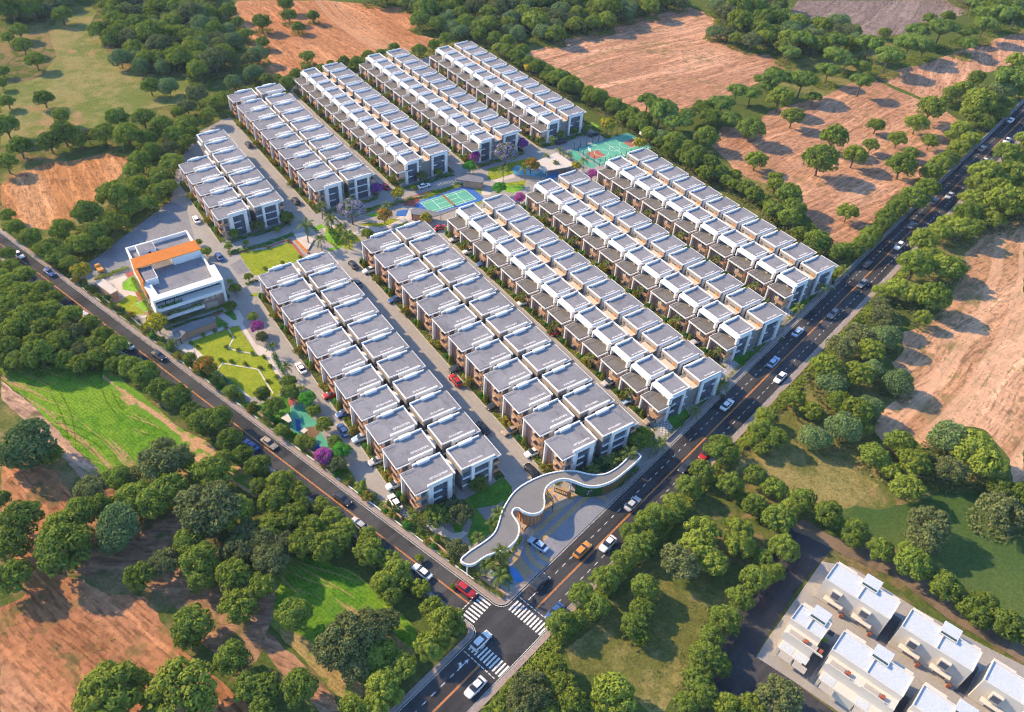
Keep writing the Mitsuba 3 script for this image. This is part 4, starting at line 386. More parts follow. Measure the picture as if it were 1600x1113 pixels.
for k in range(11):
    t = 4.05 - k * .81
    mark('zebra_stripe', [strip(RP, -110.9, -107.9, t - .42, t)], 'road_white')
    mark('zebra_stripe', [strip(RP, -123.4, -120.3, t - .42, t)], 'road_white')
for k in range(7):
    v = 2.85 - k * .88
    mark('zebra_stripe', [strip(LP, -109.6, -106.5, v - .46, v)], 'road_white')
for fr, a, b0, b1 in ((RP, -107.15, -4.2, 4.3), (RP, -124.35, -4, 4.5), (LP, -105.8, -3.2, 3.1)):
    for b in np.arange(b0, b1, .95): mark('stop_line_dash', [strip(fr, a, a + .2, b, b + .7)], 'road_white')
def arrow(s, t, fl=1, turn=0):
    P = lambda a, b: RP(s + a * fl, t + b * fl)
    g = [Polygon([P(0, -.09), P(2.6, -.09), P(2.6, .09), P(0, .09)]), Polygon([P(2.6, -.42), P(3.5, 0), P(2.6, .42)])]
    if turn: g.append(Polygon([P(.7, .1), P(1.3, .5), P(1.2, .95), P(2.0, .75), P(1.7, .3), P(.95, 0)]))
    return unary_union(g)
mark('lane_arrow', [arrow(-106.2, 2.45)], 'road_white', 'white straight arrow before the crossing')
mark('lane_arrow', [arrow(-103.0, -3.4, -1, 1)], 'road_white')
mark('lane_arrow', [arrow(-128.3, 2.4, 1, 1)], 'road_white', 'white straight and left arrow before the crossing')
mark('lane_arrow', [arrow(-125.5, -3.3, -1, 0)], 'road_white')

# ------------------------------------------------------------------ the estate's own ground
SITE = Polygon([RP(-110.2, 5.3), RP(46, 5.3), (148.6, 134), (146, 137), (58, 139), (50, 130)] + D['site_nw'] + [LP(60, -4.95), LP(-108.5, -4.95)]).buffer(0)
SITE = SITE.difference(ROAD.buffer(.2)).difference(pav.buffer(-.01))
SITE = max(getattr(SITE, 'geoms', [SITE]), key=lambda g: g.area)
put('lane_paving', MB().sheet(SITE, .10), 'concrete', 'pale grey concrete lanes and yards between the villas', kind='structure')
Zl = .112
def sheets(name, polys, bsdf, lab, zz, kind='structure'):
    for p in polys: put(name, MB().sheet(Polygon(p).buffer(0), zz), bsdf, lab if isinstance(lab, str) else None, kind=kind)
S = D['site']
sheets('garden_path', S['paths'], 'path_pale', 'pale paved garden path', .108)
sheets('lawn', S['lawns']['olive'], 'lawn_olive', 'trimmed olive green lawn', .116)
sheets('lawn', S['lawns']['bright'], 'lawn_bright', 'bright green lawn patch', .120)
sheets('lawn', S['lawns']['deep'], 'lawn_deep', 'deep green lawn', .118)
sheets('patio', S['paving_grey'], 'paver_grey', 'grey paved patio', .124)
sheets('terracotta_path', S['terracotta'], 'terracotta_paving', 'red paved path', .128)
for p in S['red_path']: put('red_walk', MB().sheet(LineString(p).buffer(.45, cap_style=2), .130), 'terracotta_paving', 'narrow red walk along the lawn', kind='structure')
for p in S['thin_paths']: put('garden_path', MB().sheet(LineString(p).buffer(.22, cap_style=2, join_style=2), .126), 'path_pale', 'thin pale path zigzagging over the lawn', kind='structure')
def diamond_fn(p, n, uv):
    a = (p.x + p.y) / 1.15; b = (p.x - p.y) / 1.15
    e = dr.maximum(dr.abs(a - dr.floor(a) - .5), dr.abs(b - dr.floor(b) - .5))
    return mix(C3(.24, .245, .26), C3(.60, .56, .50), 1 - smoothstep(.30, .36, e)) * (1 + .1 * (noise(p.x * 3, p.y * 3) - .5))
diffuse('diamond_paving', diamond_fn)
sheets('diamond_forecourt', S['diamonds'], 'diamond_paving', 'forecourt paved in pale diamonds on grey', .122)

# ------------------------------------------------------------------ villas
def face_windows(mb, x0, x1, y0, y1, zs):
    for z0, z1 in zs: mb.box(x0, x1, y0, y1, z0, z1)
    return mb
def letter(text, x, y, zz, h, w):
    m = meshkit.text_mesh(text, h, .012, bold=True); e = m.vertices[:, 0].max()
    m.vertices[:, 0] *= w / e; m.vertices += [x, y, zz]; return (m.vertices, m.faces)
diffuse('letter_white', (.85, .85, .86))
def villa_street_left():
    P = []; A = P.append
    A(('wall', MB().box(-7.55, -.03, -7.0, -.03, 0, 8.38), 'wall_grey'))
    A(('street_wall', MB().box(-9.9, -7.56, -7.35, -.95, 0, 8.36), 'wall_beige'))
    A(('roof', MB().prism([(-11.15, -.85), (-7.6, -.85), (-7.6, 0), (0, 0), (0, -7.07), (-7.4, -7.07), (-7.4, -8.0), (-11.15, -8.0)], 8.38, 8.52), 'roof_tile'))
    A(('roof_upstand', MB().box(-10.75, -10.6, -7.6, -1.2, 8.52, 8.60).box(-10.6, -7.7, -7.6, -7.45, 8.52, 8.60).box(-10.6, -7.6, -1.6, -1.45, 8.52, 8.60), 'roof_tile'))
    A(('roof_edge', MB().box(-11.28, -11.15, -8.12, -.78, 8.26, 8.60).box(-11.15, -7.4, -8.12, -8.0, 8.26, 8.60).box(-11.15, -7.7, -.85, -.75, 8.26, 8.58), 'white_paint'))
    A(('coping', MB().box(-.28, .02, -7.1, -.32, 8.3, 8.86), 'white_paint'))
    A(('parapet', MB().box(-7.6, .02, -.32, .02, 8.3, 9.05).box(-6.4, -3.2, -.75, -.32, 8.52, 9.3).box(-6.38, -3.22, -.3, .12, 9.05, 9.3), 'white_paint'))
    A(('side_frame', MB().box(-7.52, -.98, -7.55, -7.1, 7.75, 9.1).box(-7.52, -6.1, -7.56, -7.02, 0, 7.75).box(-2.25, -1.08, -7.54, -7.02, 0, 7.75), 'white_paint'))
    for z0, z1 in ((.3, 2.55), (2.85, 5.1), (5.4, 7.6)): A(('window', MB().box(-5.98, -2.35, -7.12, -7.02, z0, z1), 'dark_glass'))
    for z0 in (2.6, 5.16): A(('sun_ledge', MB().box(-6.05, -3.7, -7.5, -7.12, z0, z0 + .2), 'white_paint'))
    A(('side_window', MB().box(-.85, -.3, -7.08, -7.01, 5.7, 6.9), 'dark_glass')); A(('side_window', MB().box(-.85, -.3, -7.08, -7.01, 2.9, 4.1), 'dark_glass'))
    A(('side_window', MB().box(-9.3, -7.9, -7.42, -7.36, 5.9, 7.8), 'dark_glass')); A(('side_window', MB().box(-9.3, -7.9, -7.42, -7.36, 3.1, 5.0), 'dark_glass'))
    A(('corner_fin', MB().box(-11.1, -9.7, -1.28, -.88, 0, 8.26), 'white_paint'))
    A(('cladding', MB().box(-10.25, -9.91, -2.55, -1.29, 0, 8.2), 'terracotta_cladding'))
    for z0, z1 in ((.9, 2.1), (3.7, 4.8), (6.3, 7.4)): A(('small_window', MB().box(-9.97, -9.88, -4.1, -3.3, z0, z1), 'dark_glass'))
    for z0 in (2.75, 5.55):
        A(('balcony', MB().box(-11.1, -9.91, -8.0, -5.0, z0, z0 + .16).box(-11.1, -10.98, -8.0, -5.0, z0 + .16, z0 + .95).box(-10.98, -9.6, -8.0, -7.88, z0 + .16, z0 + .95).box(-10.98, -9.91, -5.12, -5.0, z0 + .16, z0 + .95).box(-9.9, -7.6, -8.0, -7.45, z0, z0 + .18), 'brown_cladding'))
        A(('balcony_door', MB().box(-9.96, -9.88, -7.2, -5.3, z0 + .2, z0 + 2.2), 'dark_glass'))
    A(('carport_door', MB().box(-9.96, -9.88, -7.1, -5.0, .1, 2.5), 'dark_glass'))
    A(('lettering', letter('EAST VILLA (267SQYD)', -6.0, -5.75, 8.52, .50, 4.75), 'letter_white'))
    return P
def villa_street_right():
    P = []; A = P.append
    A(('wall', MB().box(.35, 9.2, -6.95, -.03, 0, 8.38), 'wall_grey'))
    A(('overhang', MB().box(0, .34, -7.0, 0, 6.55, 8.38), 'wall_tan'))
    A(('roof', MB().prism([(0, 0), (9.2, 0), (9.2, -.5), (10.4, -.5), (10.4, -7.75), (8.6, -7.75), (8.6, -7.05), (0, -7.05)], 8.38, 8.52), 'roof_tile'))
    A(('roof_upstand', MB().box(9.7, 9.85, -7.3, -1.0, 8.52, 8.60), 'roof_tile'))
    A(('roof_edge', MB().box(10.4, 10.52, -7.86, -.4, 8.26, 8.60).box(8.6, 10.4, -7.86, -7.75, 8.26, 8.60), 'white_paint'))
    A(('coping', MB().box(-.05, .22, -7.08, -.3, 8.38, 8.82).box(.2, 2.55, -7.1, -6.9, 8.38, 8.82), 'white_paint'))
    A(('parapet', MB().box(-.05, 9.1, -.3, .03, 8.3, 9.0).box(3.2, 6.9, -.72, -.3, 8.52, 9.25).box(3.22, 6.88, -.28, .13, 9.0, 9.25), 'white_paint'))
    A(('side_frame', MB().box(2.56, 9.1, -7.5, -7.08, 7.75, 9.05).box(2.56, 3.4, -7.52, -6.98, 0, 7.75).box(7.55, 8.35, -7.51, -6.98, 0, 7.75), 'white_paint'))
    for z0, z1 in ((.3, 2.45), (2.8, 5.0), (5.35, 7.6)): A(('window', MB().box(3.5, 7.45, -7.06, -6.97, z0, z1), 'dark_glass'))
    for z0 in (2.5, 5.06): A(('sun_ledge', MB().box(3.4, 7.55, -7.45, -7.06, z0, z0 + .2), 'white_paint'))
    for z0 in (2.4, 5.0):
        A(('rear_window', MB().box(.6, 2.4, -7.04, -6.96, z0 + .4, z0 + 2.0), 'dark_glass')); A(('rear_ledge', MB().box(.3, 2.55, -7.35, -6.97, z0, z0 + .18), 'white_paint'))
    A(('sunshade', MB().box(-.62, -.02, -4.6, -.6, 6.3, 6.5), 'white_paint'))
    A(('cladding', MB().box(9.21, 9.5, -2.6, -1.2, 0, 8.2), 'terracotta_cladding'))
    A(('corner_fin', MB().box(9.21, 10.3, -1.0, -.6, 0, 8.26), 'white_paint'))
    for z0 in (2.75, 5.55):
        A(('balcony', MB().box(9.21, 10.35, -7.7, -5.0, z0, z0 + .16).box(10.23, 10.35, -7.7, -5.0, z0 + .16, z0 + .95).box(8.7, 10.23, -7.7, -7.58, z0, z0 + .95), 'brown_cladding'))
        A(('balcony_door', MB().box(9.16, 9.26, -6.8, -5.2, z0 + .2, z0 + 2.2), 'dark_glass'))
    A(('lettering', letter('WEST VILLA (200SQYD)', 2.7, -5.9, 8.52, .42, 3.9), 'letter_white'))
    return P
def villa_stepped_left():
    P = []; A = P.append
    A(('wall', MB().box(-6.0, -.02, -6.5, -.02, 0, 8.38), 'wall_grey'))
    A(('roof', MB().box(-5.95, -.3, -6.3, -.3, 8.38, 8.5), 'roof_tile'))
    A(('parapet', MB().box(-6.1, 0, -.32, .02, 8.1, 8.95).box(-6.1, -1.4, -.6, -.32, 8.5, 9.1).box(-.3, .02, -6.55, -.32, 8.1, 8.8).box(-6.15, -5.95, -6.5, -.32, 8.3, 8.72).box(-5.95, -.3, -6.55, -6.3, 8.3, 8.72), 'white_paint'))
    A(('portal_frame', MB().box(-7.2, -6.16, -6.85, .1, 7.55, 8.28).box(-7.2, -6.16, -.28, .1, 5.9, 7.55).box(-7.3, -6.2, -6.9, -6.35, 0, 7.55).box(-6.2, -1.6, -6.9, -6.56, 7.6, 8.3).box(-2.3, -1.6, -6.9, -6.52, 0, 7.6), 'white_paint'))
    A(('terrace_window', MB().box(-6.08, -5.99, -3.2, -.8, 6.1, 7.5), 'dark_glass')); A(('terrace_window', MB().box(-6.08, -5.99, -6.0, -4.0, 6.1, 7.5), 'dark_glass'))
    A(('terrace_wall', MB().box(-6.12, -6.02, -4.0, -3.2, 5.9, 7.5), 'cream_tile'))
    A(('low_roof', MB().box(-10.8, -6.01, -7.2, -.45, 5.7, 5.88), 'roof_dark'))
    A(('low_upstand', MB().box(-10.4, -10.25, -6.8, -.8, 5.88, 5.96).box(-10.25, -6.9, -6.8, -6.65, 5.88, 5.96).box(-10.25, -6.9, -1.9, -1.75, 5.88, 5.95), 'roof_dark'))
    A(('roof_edge', MB().box(-10.95, -10.8, -7.35, -.35, 5.58, 5.98).box(-10.8, -7.31, -7.35, -7.2, 5.58, 5.98).box(-10.8, -7.3, -.45, -.33, 5.58, 5.96), 'white_paint'))
    A(('street_wall', MB().box(-9.6, -6.01, -6.4, -.6, 0, 5.69), 'wall_beige'))
    A(('corner_fin', MB().box(-10.8, -9.5, -.95, -.52, 0, 5.57), 'white_paint'))
    A(('cladding', MB().box(-9.95, -9.61, -2.2, -.96, 0, 5.6), 'terracotta_cladding'))
    for z0, z1 in ((.9, 2.1), (3.6, 4.7)): A(('small_window', MB().box(-9.67, -9.58, -3.7, -2.9, z0, z1), 'dark_glass'))
    z0 = 2.75
    A(('balcony', MB().box(-10.8, -9.61, -7.1, -4.3, z0, z0 + .16).box(-10.8, -10.68, -7.1, -4.3, z0 + .16, z0 + .95).box(-10.68, -8.6, -7.1, -6.98, z0, z0 + .95).box(-9.6, -7.4, -7.0, -6.42, z0, z0 + .18), 'brown_cladding'))
    A(('balcony_door', MB().box(-9.67, -9.58, -6.3, -4.5, z0 + .2, z0 + 2.1), 'dark_glass'))
    A(('carport_door', MB().box(-9.67, -9.58, -6.2, -4.3, .1, 2.4), 'dark_glass'))
    for a, b in ((.3, 2.5), (2.8, 5.0), (5.3, 7.5)): A(('window', MB().box(-6.1, -2.4, -6.6, -6.5, a, b), 'dark_glass'))
    for a in (2.54, 5.05): A(('sun_ledge', MB().box(-6.2, -4.4, -6.98, -6.6, a, a + .2), 'white_paint'))
    for a in (2.9, 5.6): A(('sun_ledge', MB().box(-1.6, -.5, -6.85, -6.52, a, a + .18), 'white_paint'))
    A(('lettering', letter('EAST VILLA (200SQYD)', -4.7, -5.6, 8.5, .40, 3.7), 'letter_white'))
    return P
def villa_stepped_right():
    P = []; A = P.append
    A(('wall', MB().box(.25, 7.6, -6.25, -.02, 0, 8.38), 'wall_grey'))
    A(('overhang', MB().box(0, .24, -6.3, 0, 6.7, 8.38), 'wall_tan'))
    A(('roof', MB().prism([(0, 0), (7.6, 0), (7.6, -.4), (8.8, -.4), (8.8, -6.75), (7.4, -6.75), (7.4, -6.35), (0, -6.35)], 8.38, 8.5), 'roof_tile'))
    A(('roof_edge', MB().box(8.8, 8.92, -6.86, -.3, 8.26, 8.58).box(7.4, 8.8, -6.86, -6.75, 8.26, 8.58), 'white_paint'))
    A(('coping', MB().box(-.05, .2, -6.38, -.3, 8.38, 8.78).box(.18, 7.4, -6.4, -6.2, 8.38, 8.76), 'white_paint'))
    A(('parapet', MB().box(-.05, 7.5, -.3, .03, 8.3, 8.95).box(1.4, 6.2, -.6, -.3, 8.5, 9.12), 'white_paint'))
    A(('side_frame', MB().box(.55, 7.45, -6.75, -6.41, 7.6, 8.3).box(.55, 1.4, -6.76, -6.28, .3, 7.6).box(6.3, 7.45, -6.75, -6.28, .3, 7.6).box(.55, 7.45, -6.74, -6.28, 0, .3), 'white_paint'))
    for a, b in ((.4, 2.5), (2.8, 5.0), (5.3, 7.5)): A(('window', MB().box(1.5, 6.2, -6.36, -6.26, a, b), 'dark_glass'))
    A(('sun_ledge', MB().box(1.4, 2.9, -6.7, -6.36, 4.1, 4.3), 'white_paint')); A(('sun_ledge', MB().box(5.0, 6.3, -6.7, -6.36, 5.1, 5.3), 'white_paint'))
    A(('terrace', MB().box(-3.3, -.02, -6.1, -1.7, 6.5, 6.68), 'cream_tile'))
    A(('terrace_wall', MB().box(-3.1, .24, -5.9, -1.9, 0, 6.5), 'wall_grey'))
    A(('rear_window', MB().box(-.05, .03, -4.0, -2.2, 6.85, 7.2), 'dark_glass')); A(('rear_window', MB().box(-.05, .03, -1.3, -.6, 6.9, 7.6), 'dark_glass'))
    A(('rear_door', MB().box(-.06, .03, -5.3, -4.5, 6.7, 7.5), 'orange_paint'))
    A(('service_box', MB().box(-2.6, -.1, -1.6, -.3, 5.0, 6.1), 'wall_grey'))
    A(('cladding', MB().box(7.61, 7.9, -2.4, -1.1, 0, 8.2), 'terracotta_cladding'))
    z0 = 2.75
    A(('balcony', MB().box(7.61, 8.75, -6.6, -4.0, z0, z0 + .16).box(8.63, 8.75, -6.6, -4.0, z0 + .16, z0 + .95).box(7.5, 8.63, -6.6, -6.48, z0, z0 + .95), 'brown_cladding'))
    A(('lettering', letter('WEST VILLA (200SQYD)', 2.6, -5.5, 8.5, .40, 3.6), 'letter_white'))
    return P
for nm, fn in (('g_left', villa_street_left), ('g_right', villa_street_right), ('g_step_left', villa_stepped_left), ('g_step_right', villa_stepped_right)):
    shapegroup(nm, fn())
def ys(y0, n, p): return [y0 - k * p for k in range(n)]
PITCH, PC = 9.0, 8.152
GB = [126.6] + [115.4 - 9 * k + .0 for k in range(1)] + [106.5 - 8.98 * k for k in range(8)]
COLS = [  # name, group, x, list of y, where
 ('g_left', 0.0, ys(0, 11, 9), "near block's first column"), ('g_right', 1.72, ys(0, 11, 9), "near block's second column"),
 ('g_left', 34.75, ys(.3, 12, 9), "near block's third column"), ('g_right', 36.47, ys(.3, 12, 9), "near block's fourth column"),
 ('g_step_left', 66.75, ys(.6, 13, PC), "near block's fifth column"), ('g_step_right', 70.38, ys(.7, 13, PC), "near block's sixth column"),
 ('g_step_left', 98.95, ys(.6, 12, PC), "near block's seventh column"), ('g_step_right', 102.6, ys(.9, 12, PC), "near block's eighth column"),
 ('g_step_left', 131.05, ys(.7, 11, PC), "near block's ninth column"), ('g_step_right', 134.6, ys(1.2, 11, PC), "near block's rightmost column"),
 ('g_left', -.2, ys(79.3, 5, 9), "far block's short leftmost column"), ('g_right', 1.55, ys(97.4, 7, 9), "far block's second column"),
 ('g_left', 34.9, GB, "far block's third column"), ('g_right', 36.5, GB, "far block's fourth column"),
 ('g_step_left', 67.1, ys(133.3, 12, PC), "far block's fifth column"), ('g_step_right', 70.6, ys(133.4, 12, PC), "far block's sixth column"),
 ('g_step_left', 99.2, ys(133.3, 12, PC), "far block's seventh column"), ('g_step_right', 102.7, ys(133.2, 12, PC), "far block's eighth column"),
 ('g_step_left', 131.2, ys(124.8, 11, PC), "far block's ninth column"), ('g_step_right', 134.4, ys(125.1, 11, PC), "far block's rightmost column")]
STYLE = {'g_left': 'flat-roofed villa with brown balconies', 'g_right': 'flat-roofed villa', 'g_step_left': 'stepped white-framed villa', 'g_step_right': 'flat-roofed villa with cream terrace'}
for g, x, yy, where in COLS:
    for k, y in enumerate(yy):
        n = len(yy) - k
        inst('stepped_villa' if g == 'g_step_left' else 'flat_roofed_villa', g, x, y, .1, label=f"{STYLE[g]}, {nth(n)} from the front in the {where}", cat='house', group='villas of the ' + where)
# ------------------------------------------------------------------ clubhouse
diffuse('orange_timber', var((.58, .21, .06), .12, .5, 3))
diffuse('brick_pink', var((.42, .28, .23), .1, 1.2, 6))
diffuse('door_brown', (.20, .09, .03)); diffuse('blind_cream', (.55, .48, .38))
c = thing('clubhouse', 'white clubhouse with orange timber pergola roof across its terrace', 'building')
def part(parent, name, mb, b, lab=None, **kw): return put(name, mb, b, lab, parent=parent, **kw)
part(c, 'wall', MB().box(-41.9, -22.5, 4.2, 32.9, 0, 8.2), 'white_paint')
part(c, 'roof_deck', MB().box(-41.55, -22.85, 4.3, 32.55, 8.2, 8.32), 'roof_tile')
part(c, 'parapet', MB().box(-42.05, -41.55, 4.0, 33.05, 8.1, 9.6).box(-22.85, -22.35, 4.0, 33.05, 8.1, 9.6).box(-41.55, -22.85, 32.55, 33.04, 8.1, 9.6), 'white_paint')
part(c, 'front_canopy', MB().prism([(-42.2, 1.3), (-21.2, 1.3), (-20.95, 10), (-23.3, 10), (-23.6, 4.0), (-40.0, 3.8), (-40.3, 9.8), (-42.4, 9.8)], 9.0, 9.72), 'white_paint')
part(c, 'canopy_post', MB().box(-23.2, -22.9, 9.2, 9.6, 8.2, 9.0), 'white_paint'); part(c, 'end_wall', MB().box(-22.0, -21.25, 1.4, 3.0, 0, 9.0), 'white_paint'); part(c, 'end_wall', MB().box(-42.15, -41.7, 1.4, 4.2, 0, 9.0), 'white_paint')
part(c, 'floor_band', MB().box(-41.7, -22.0, 1.0, 4.3, 5.4, 6.5), 'white_paint'); part(c, 'floor_band', MB().box(-41.7, -28.4, 1.1, 4.3, 2.0, 3.1), 'white_paint')
part(c, 'front_glass', MB().box(-41.7, -28.4, 3.9, 4.19, 3.1, 5.4), 'dark_glass'); part(c, 'front_glass', MB().box(-41.7, -22.0, 3.9, 4.19, 6.5, 9.0), 'dark_glass'); part(c, 'front_glass', MB().box(-41.7, -28.4, 3.9, 4.19, .1, 2.0), 'dark_glass')
part(c, 'brick_bay', MB().box(-28.3, -22.0, 2.4, 4.19, 0, 5.4), 'brick_pink')
for x0 in (-27.6, -25.8, -24.2): part(c, 'bay_window', MB().box(x0, x0 + 1.1, 2.33, 2.42, 3.4, 4.9), 'blind_cream')
part(c, 'bay_door', MB().box(-27.6, -24.2, 2.33, 2.42, .3, 2.2), 'blind_cream')
for x0 in (-39.0, -36.4): part(c, 'post', MB().box(x0, x0 + .25, 1.6, 1.85, 6.5, 9.0), 'metal_dark')
for i in range(10):
    y0 = 17.3 + i * .585; part(c, 'roof_plank', MB().box(-42.5, -22.4, y0, y0 + .55, 11.3, 11.5), 'orange_timber')
part(c, 'pergola_fin', MB().box(-42.45, -42.1, 9.9, 23.1, 7.0, 11.28).box(-42.45, -42.1, 10.0, 17.2, 4.5, 7.0), 'orange_timber')
part(c, 'stair_core', MB().box(-31.3, -22.9, 17.9, 22.6, 8.32, 11.29), 'white_paint')
part(c, 'lift_room', MB().box(-41.5, -37.8, 10.95, 18.1, 8.32, 10.4).box(-41.55, -37.75, 10.9, 11.1, 10.4, 10.6).box(-37.95, -37.75, 11.1, 18.1, 10.4, 10.6), 'white_paint')
part(c, 'lift_room_roof', MB().box(-41.5, -37.97, 11.12, 18.1, 10.41, 10.5), 'roof_tile')
part(c, 'rear_room', MB().box(-39.3, -34.0, 26.3, 31.0, 8.32, 10.4), 'white_paint'); part(c, 'rear_room_roof', MB().box(-39.1, -34.2, 26.5, 30.8, 10.41, 10.5), 'roof_tile')
part(c, 'rear_door', MB().box(-36.6, -35.7, 26.22, 26.31, 8.35, 10.1), 'door_brown')
part(c, 'roof_unit', MB().box(-34.8, -32.6, 24.5, 25.9, 8.32, 9.5), 'white_paint')
part(c, 'side_window', MB().box(-41.99, -41.89, 12, 16, 1.2, 3.6), 'dark_glass'); part(c, 'side_window', MB().box(-41.99, -41.89, 20, 28, 4.8, 7.0), 'dark_glass')

# ------------------------------------------------------------------ pavilions and small structures
def slat_walls(parent, edges, z0, z1, b='brown_cladding'):
    for (a, q) in edges:
        a, q = np.array(a), np.array(q); d = q - a; L = np.hypot(*d); d /= L; n = np.array([-d[1], d[0]]) * .08
        part(parent, 'wall_panel', MB().prism([a + n, q + n, q - n, a - n], z0, z1), b)
def posts(parent, pts, z0, z1, r=.09, b='metal_dark'):
    for x, y in pts: part(parent, 'post', MB().tube((x, y, z0), (x, y, z1), r, n=6), b)
def roofed(name, pts, z, th, b, label, cat, walls=(), inset=.35):
    k = thing(name, label, cat); P = Polygon(pts).buffer(0)
    part(k, 'roof', MB().prism(P, z - th, z), b)
    Q = P.buffer(-inset); Q = max(getattr(Q, 'geoms', [Q]), key=lambda g: g.area); posts(k, list(Q.simplify(.3).exterior.coords)[:-1], .1, z - th)
    c = list(P.buffer(-.25).exterior.coords)
    return k
glossy('roof_slate', var((.17, .17, .185), .1), .6, .3)
k = roofed('garden_pavilion', S['club_garden_roof'], 2.6, .25, 'roof_slate', 'long low pavilion with grey roof beside the zigzag lawn', 'pavilion')
slat_walls(k, [((-27.9, -7.3), (-37.0, -7.7)), ((-37.0, -7.7), (-39.1, -9.4))], .1, 2.3)
k = roofed('garden_shelter', S['cabin_roof'], 2.7, .2, 'path_pale', 'small timber shelter with pale flat roof near the clubhouse', 'pavilion')
slat_walls(k, [((-53.7, 29.6), (-51.4, 22.0)), ((-51.2, 21.8), (-49.2, 22.5))], .1, 2.45)
put('shelter_deck', MB().box(-51.2, -48.3, 20.0, 22.4, .1, .2), 'brown_cladding', 'brown timber deck in front of the small shelter', kind='structure')
k = roofed('court_pavilion', S['pav1'], 2.8, .25, 'roof_slate', 'curved grey-roofed pavilion in front of the tennis court', 'pavilion')
slat_walls(k, [((50.2, 14.6), (53.0, 11.2)), ((53.0, 11.2), (55.0, 9.0))], .1, 2.5, 'terracotta_cladding')
k = roofed('court_pavilion', S['pav2'], 2.8, .25, 'roof_slate', 'hipped grey pavilion with brown slat wall behind the tennis court', 'pavilion')
slat_walls(k, [((77.2, 24.4), (82.2, 19.8)), ((82.2, 19.8), (83.3, 20.3))], .1, 2.5)
k = thing('garden_pergola', 'pale timber pergola along the back of the tennis court', 'pergola'); a, q = np.array(S['pergola'])
for i in range(9):
    p = a + (q - a) * i / 8; part(k, 'post', MB().tube((p[0], p[1], .1), (p[0], p[1], 2.3), .08, n=6), 'path_pale'); part(k, 'rafter', MB().box(p[0] - .07, p[0] + .07, p[1] - 1.2, p[1] + .7, 2.3, 2.45), 'path_pale')
k = thing('tensile_canopy', 'pale stone coloured canopy over the central park between small palms', 'canopy')
part(k, 'roof', MB().prism(S['sail'], 2.8, 3.05), 'path_pale'); posts(k, list(Polygon(S['sail']).buffer(-.9).simplify(.3).exterior.coords)[:-1], .1, 2.8)
for i, pts in enumerate(S['play_roofs']):
    k = roofed('play_shelter', pts, 2.6, .12, 'cream_tile', ('square tan shelter roof at the edge of the playground', 'small cream roofed climbing tower in the playground')[i], 'shelter')
    if i: part(k, 'slide', MB().prism([(-23.9, -61.9), (-23.0, -62.3), (-24.6, -65.0), (-25.2, -64.7)], .3, .9), 'metal_pale')
k = thing('triangle_deck', 'raised pale triangular deck round a tall palm beside the lawn', 'deck')
part(k, 'top', MB().prism(S['deck'], .35, .55), 'path_pale'); part(k, 'base', MB().prism(Polygon(S['deck']).buffer(-.2), .1, .35), 'wall_grey')
k = thing('bench_wall', 'orange bench wall along the red walk beside the lawn', 'bench')
part(k, 'seat', MB().prism(LineString(S['orange_bench']).buffer(.3, cap_style=2), .1, .65), 'orange_timber')

# ------------------------------------------------------------------ courts, playground, pools
diffuse('court_green', var((.13, .40, .29), .08)); diffuse('court_teal', var((.08, .30, .25), .08)); diffuse('court_blue', var((.06, .16, .42), .08)); diffuse('court_red', var((.38, .15, .10), .1)); diffuse('court_line', (.75, .8, .75))
diffuse('play_green', var((.10, .36, .25), .15, .5, 2)); diffuse('play_brown', var((.20, .13, .08), .15, .6, 3)); diffuse('play_blue', var((.05, .11, .33), .15))
glossy('pool_water', var((.05, .30, .42), .15, .8, 3), .08, .6); glossy('pool_blue', var((.04, .20, .52), .12, .8, 3), .08, .6)
put('court_surround', MB().sheet(Polygon(S['courtA']['base']).buffer(.3), .134), 'court_blue', 'blue surround of the tennis court', kind='structure')
put('tennis_court', MB().sheet(sbox(58.0, 14.5, 76.9, 23.1), .138), 'court_green', 'green tennis court with white lines in the central park', kind='structure')
ln = [sbox(58.0, y - .07, 76.9, y + .07) for y in (14.62, 15.9, 21.7, 22.98)] + [sbox(x - .07, 14.5, x + .07, 23.1) for x in (58.1, 62.6, 72.3, 76.8)] + [sbox(62.6, 18.73, 72.3, 18.87)]
mb = MB(); mb.sheet(unary_union(ln), .142); put('court_lines', mb, 'court_line', 'white court lines', kind='structure')
k = thing('court_net', 'dark red net across the middle of the tennis court', 'net'); part(k, 'net', MB().box(67.35, 67.45, 14.6, 23.0, .15, 1.0), 'court_red'); posts(k, [(67.4, 14.5), (67.4, 23.1)], .1, 1.1, .05)
put('blue_patch', MB().sheet(S['courtA']['blue'], .134), 'court_blue', 'blue play patch left of the tennis court', kind='structure')
put('court_pad', MB().sheet(sbox(130.6, 11.0, 158.5, 26.8), .130), 'court_teal', 'teal apron of the ball court', kind='structure')
put('basketball_court', MB().sheet(sbox(132.2, 12.2, 156.8, 25.4), .134), 'court_green', 'green basketball court with red keys near the trees', kind='structure')
for p in ([132.2, 16, 138, 21.6], [151, 16, 156.8, 21.6]): put('court_key', MB().sheet(sbox(*p), .138), 'court_red', 'red key area of the ball court', kind='structure')
mb = MB(); mb.sheet(unary_union([Point(138, 18.8).buffer(2.9).exterior.buffer(.07), Point(151, 18.8).buffer(2.9).exterior.buffer(.07), Point(144.5, 18.8).buffer(2).exterior.buffer(.07), sbox(144.43, 12.2, 144.57, 25.4), sbox(132.2, 12.2, 156.8, 25.4).exterior.buffer(.08)]), .142); put('court_lines', mb, 'court_line', kind='structure')
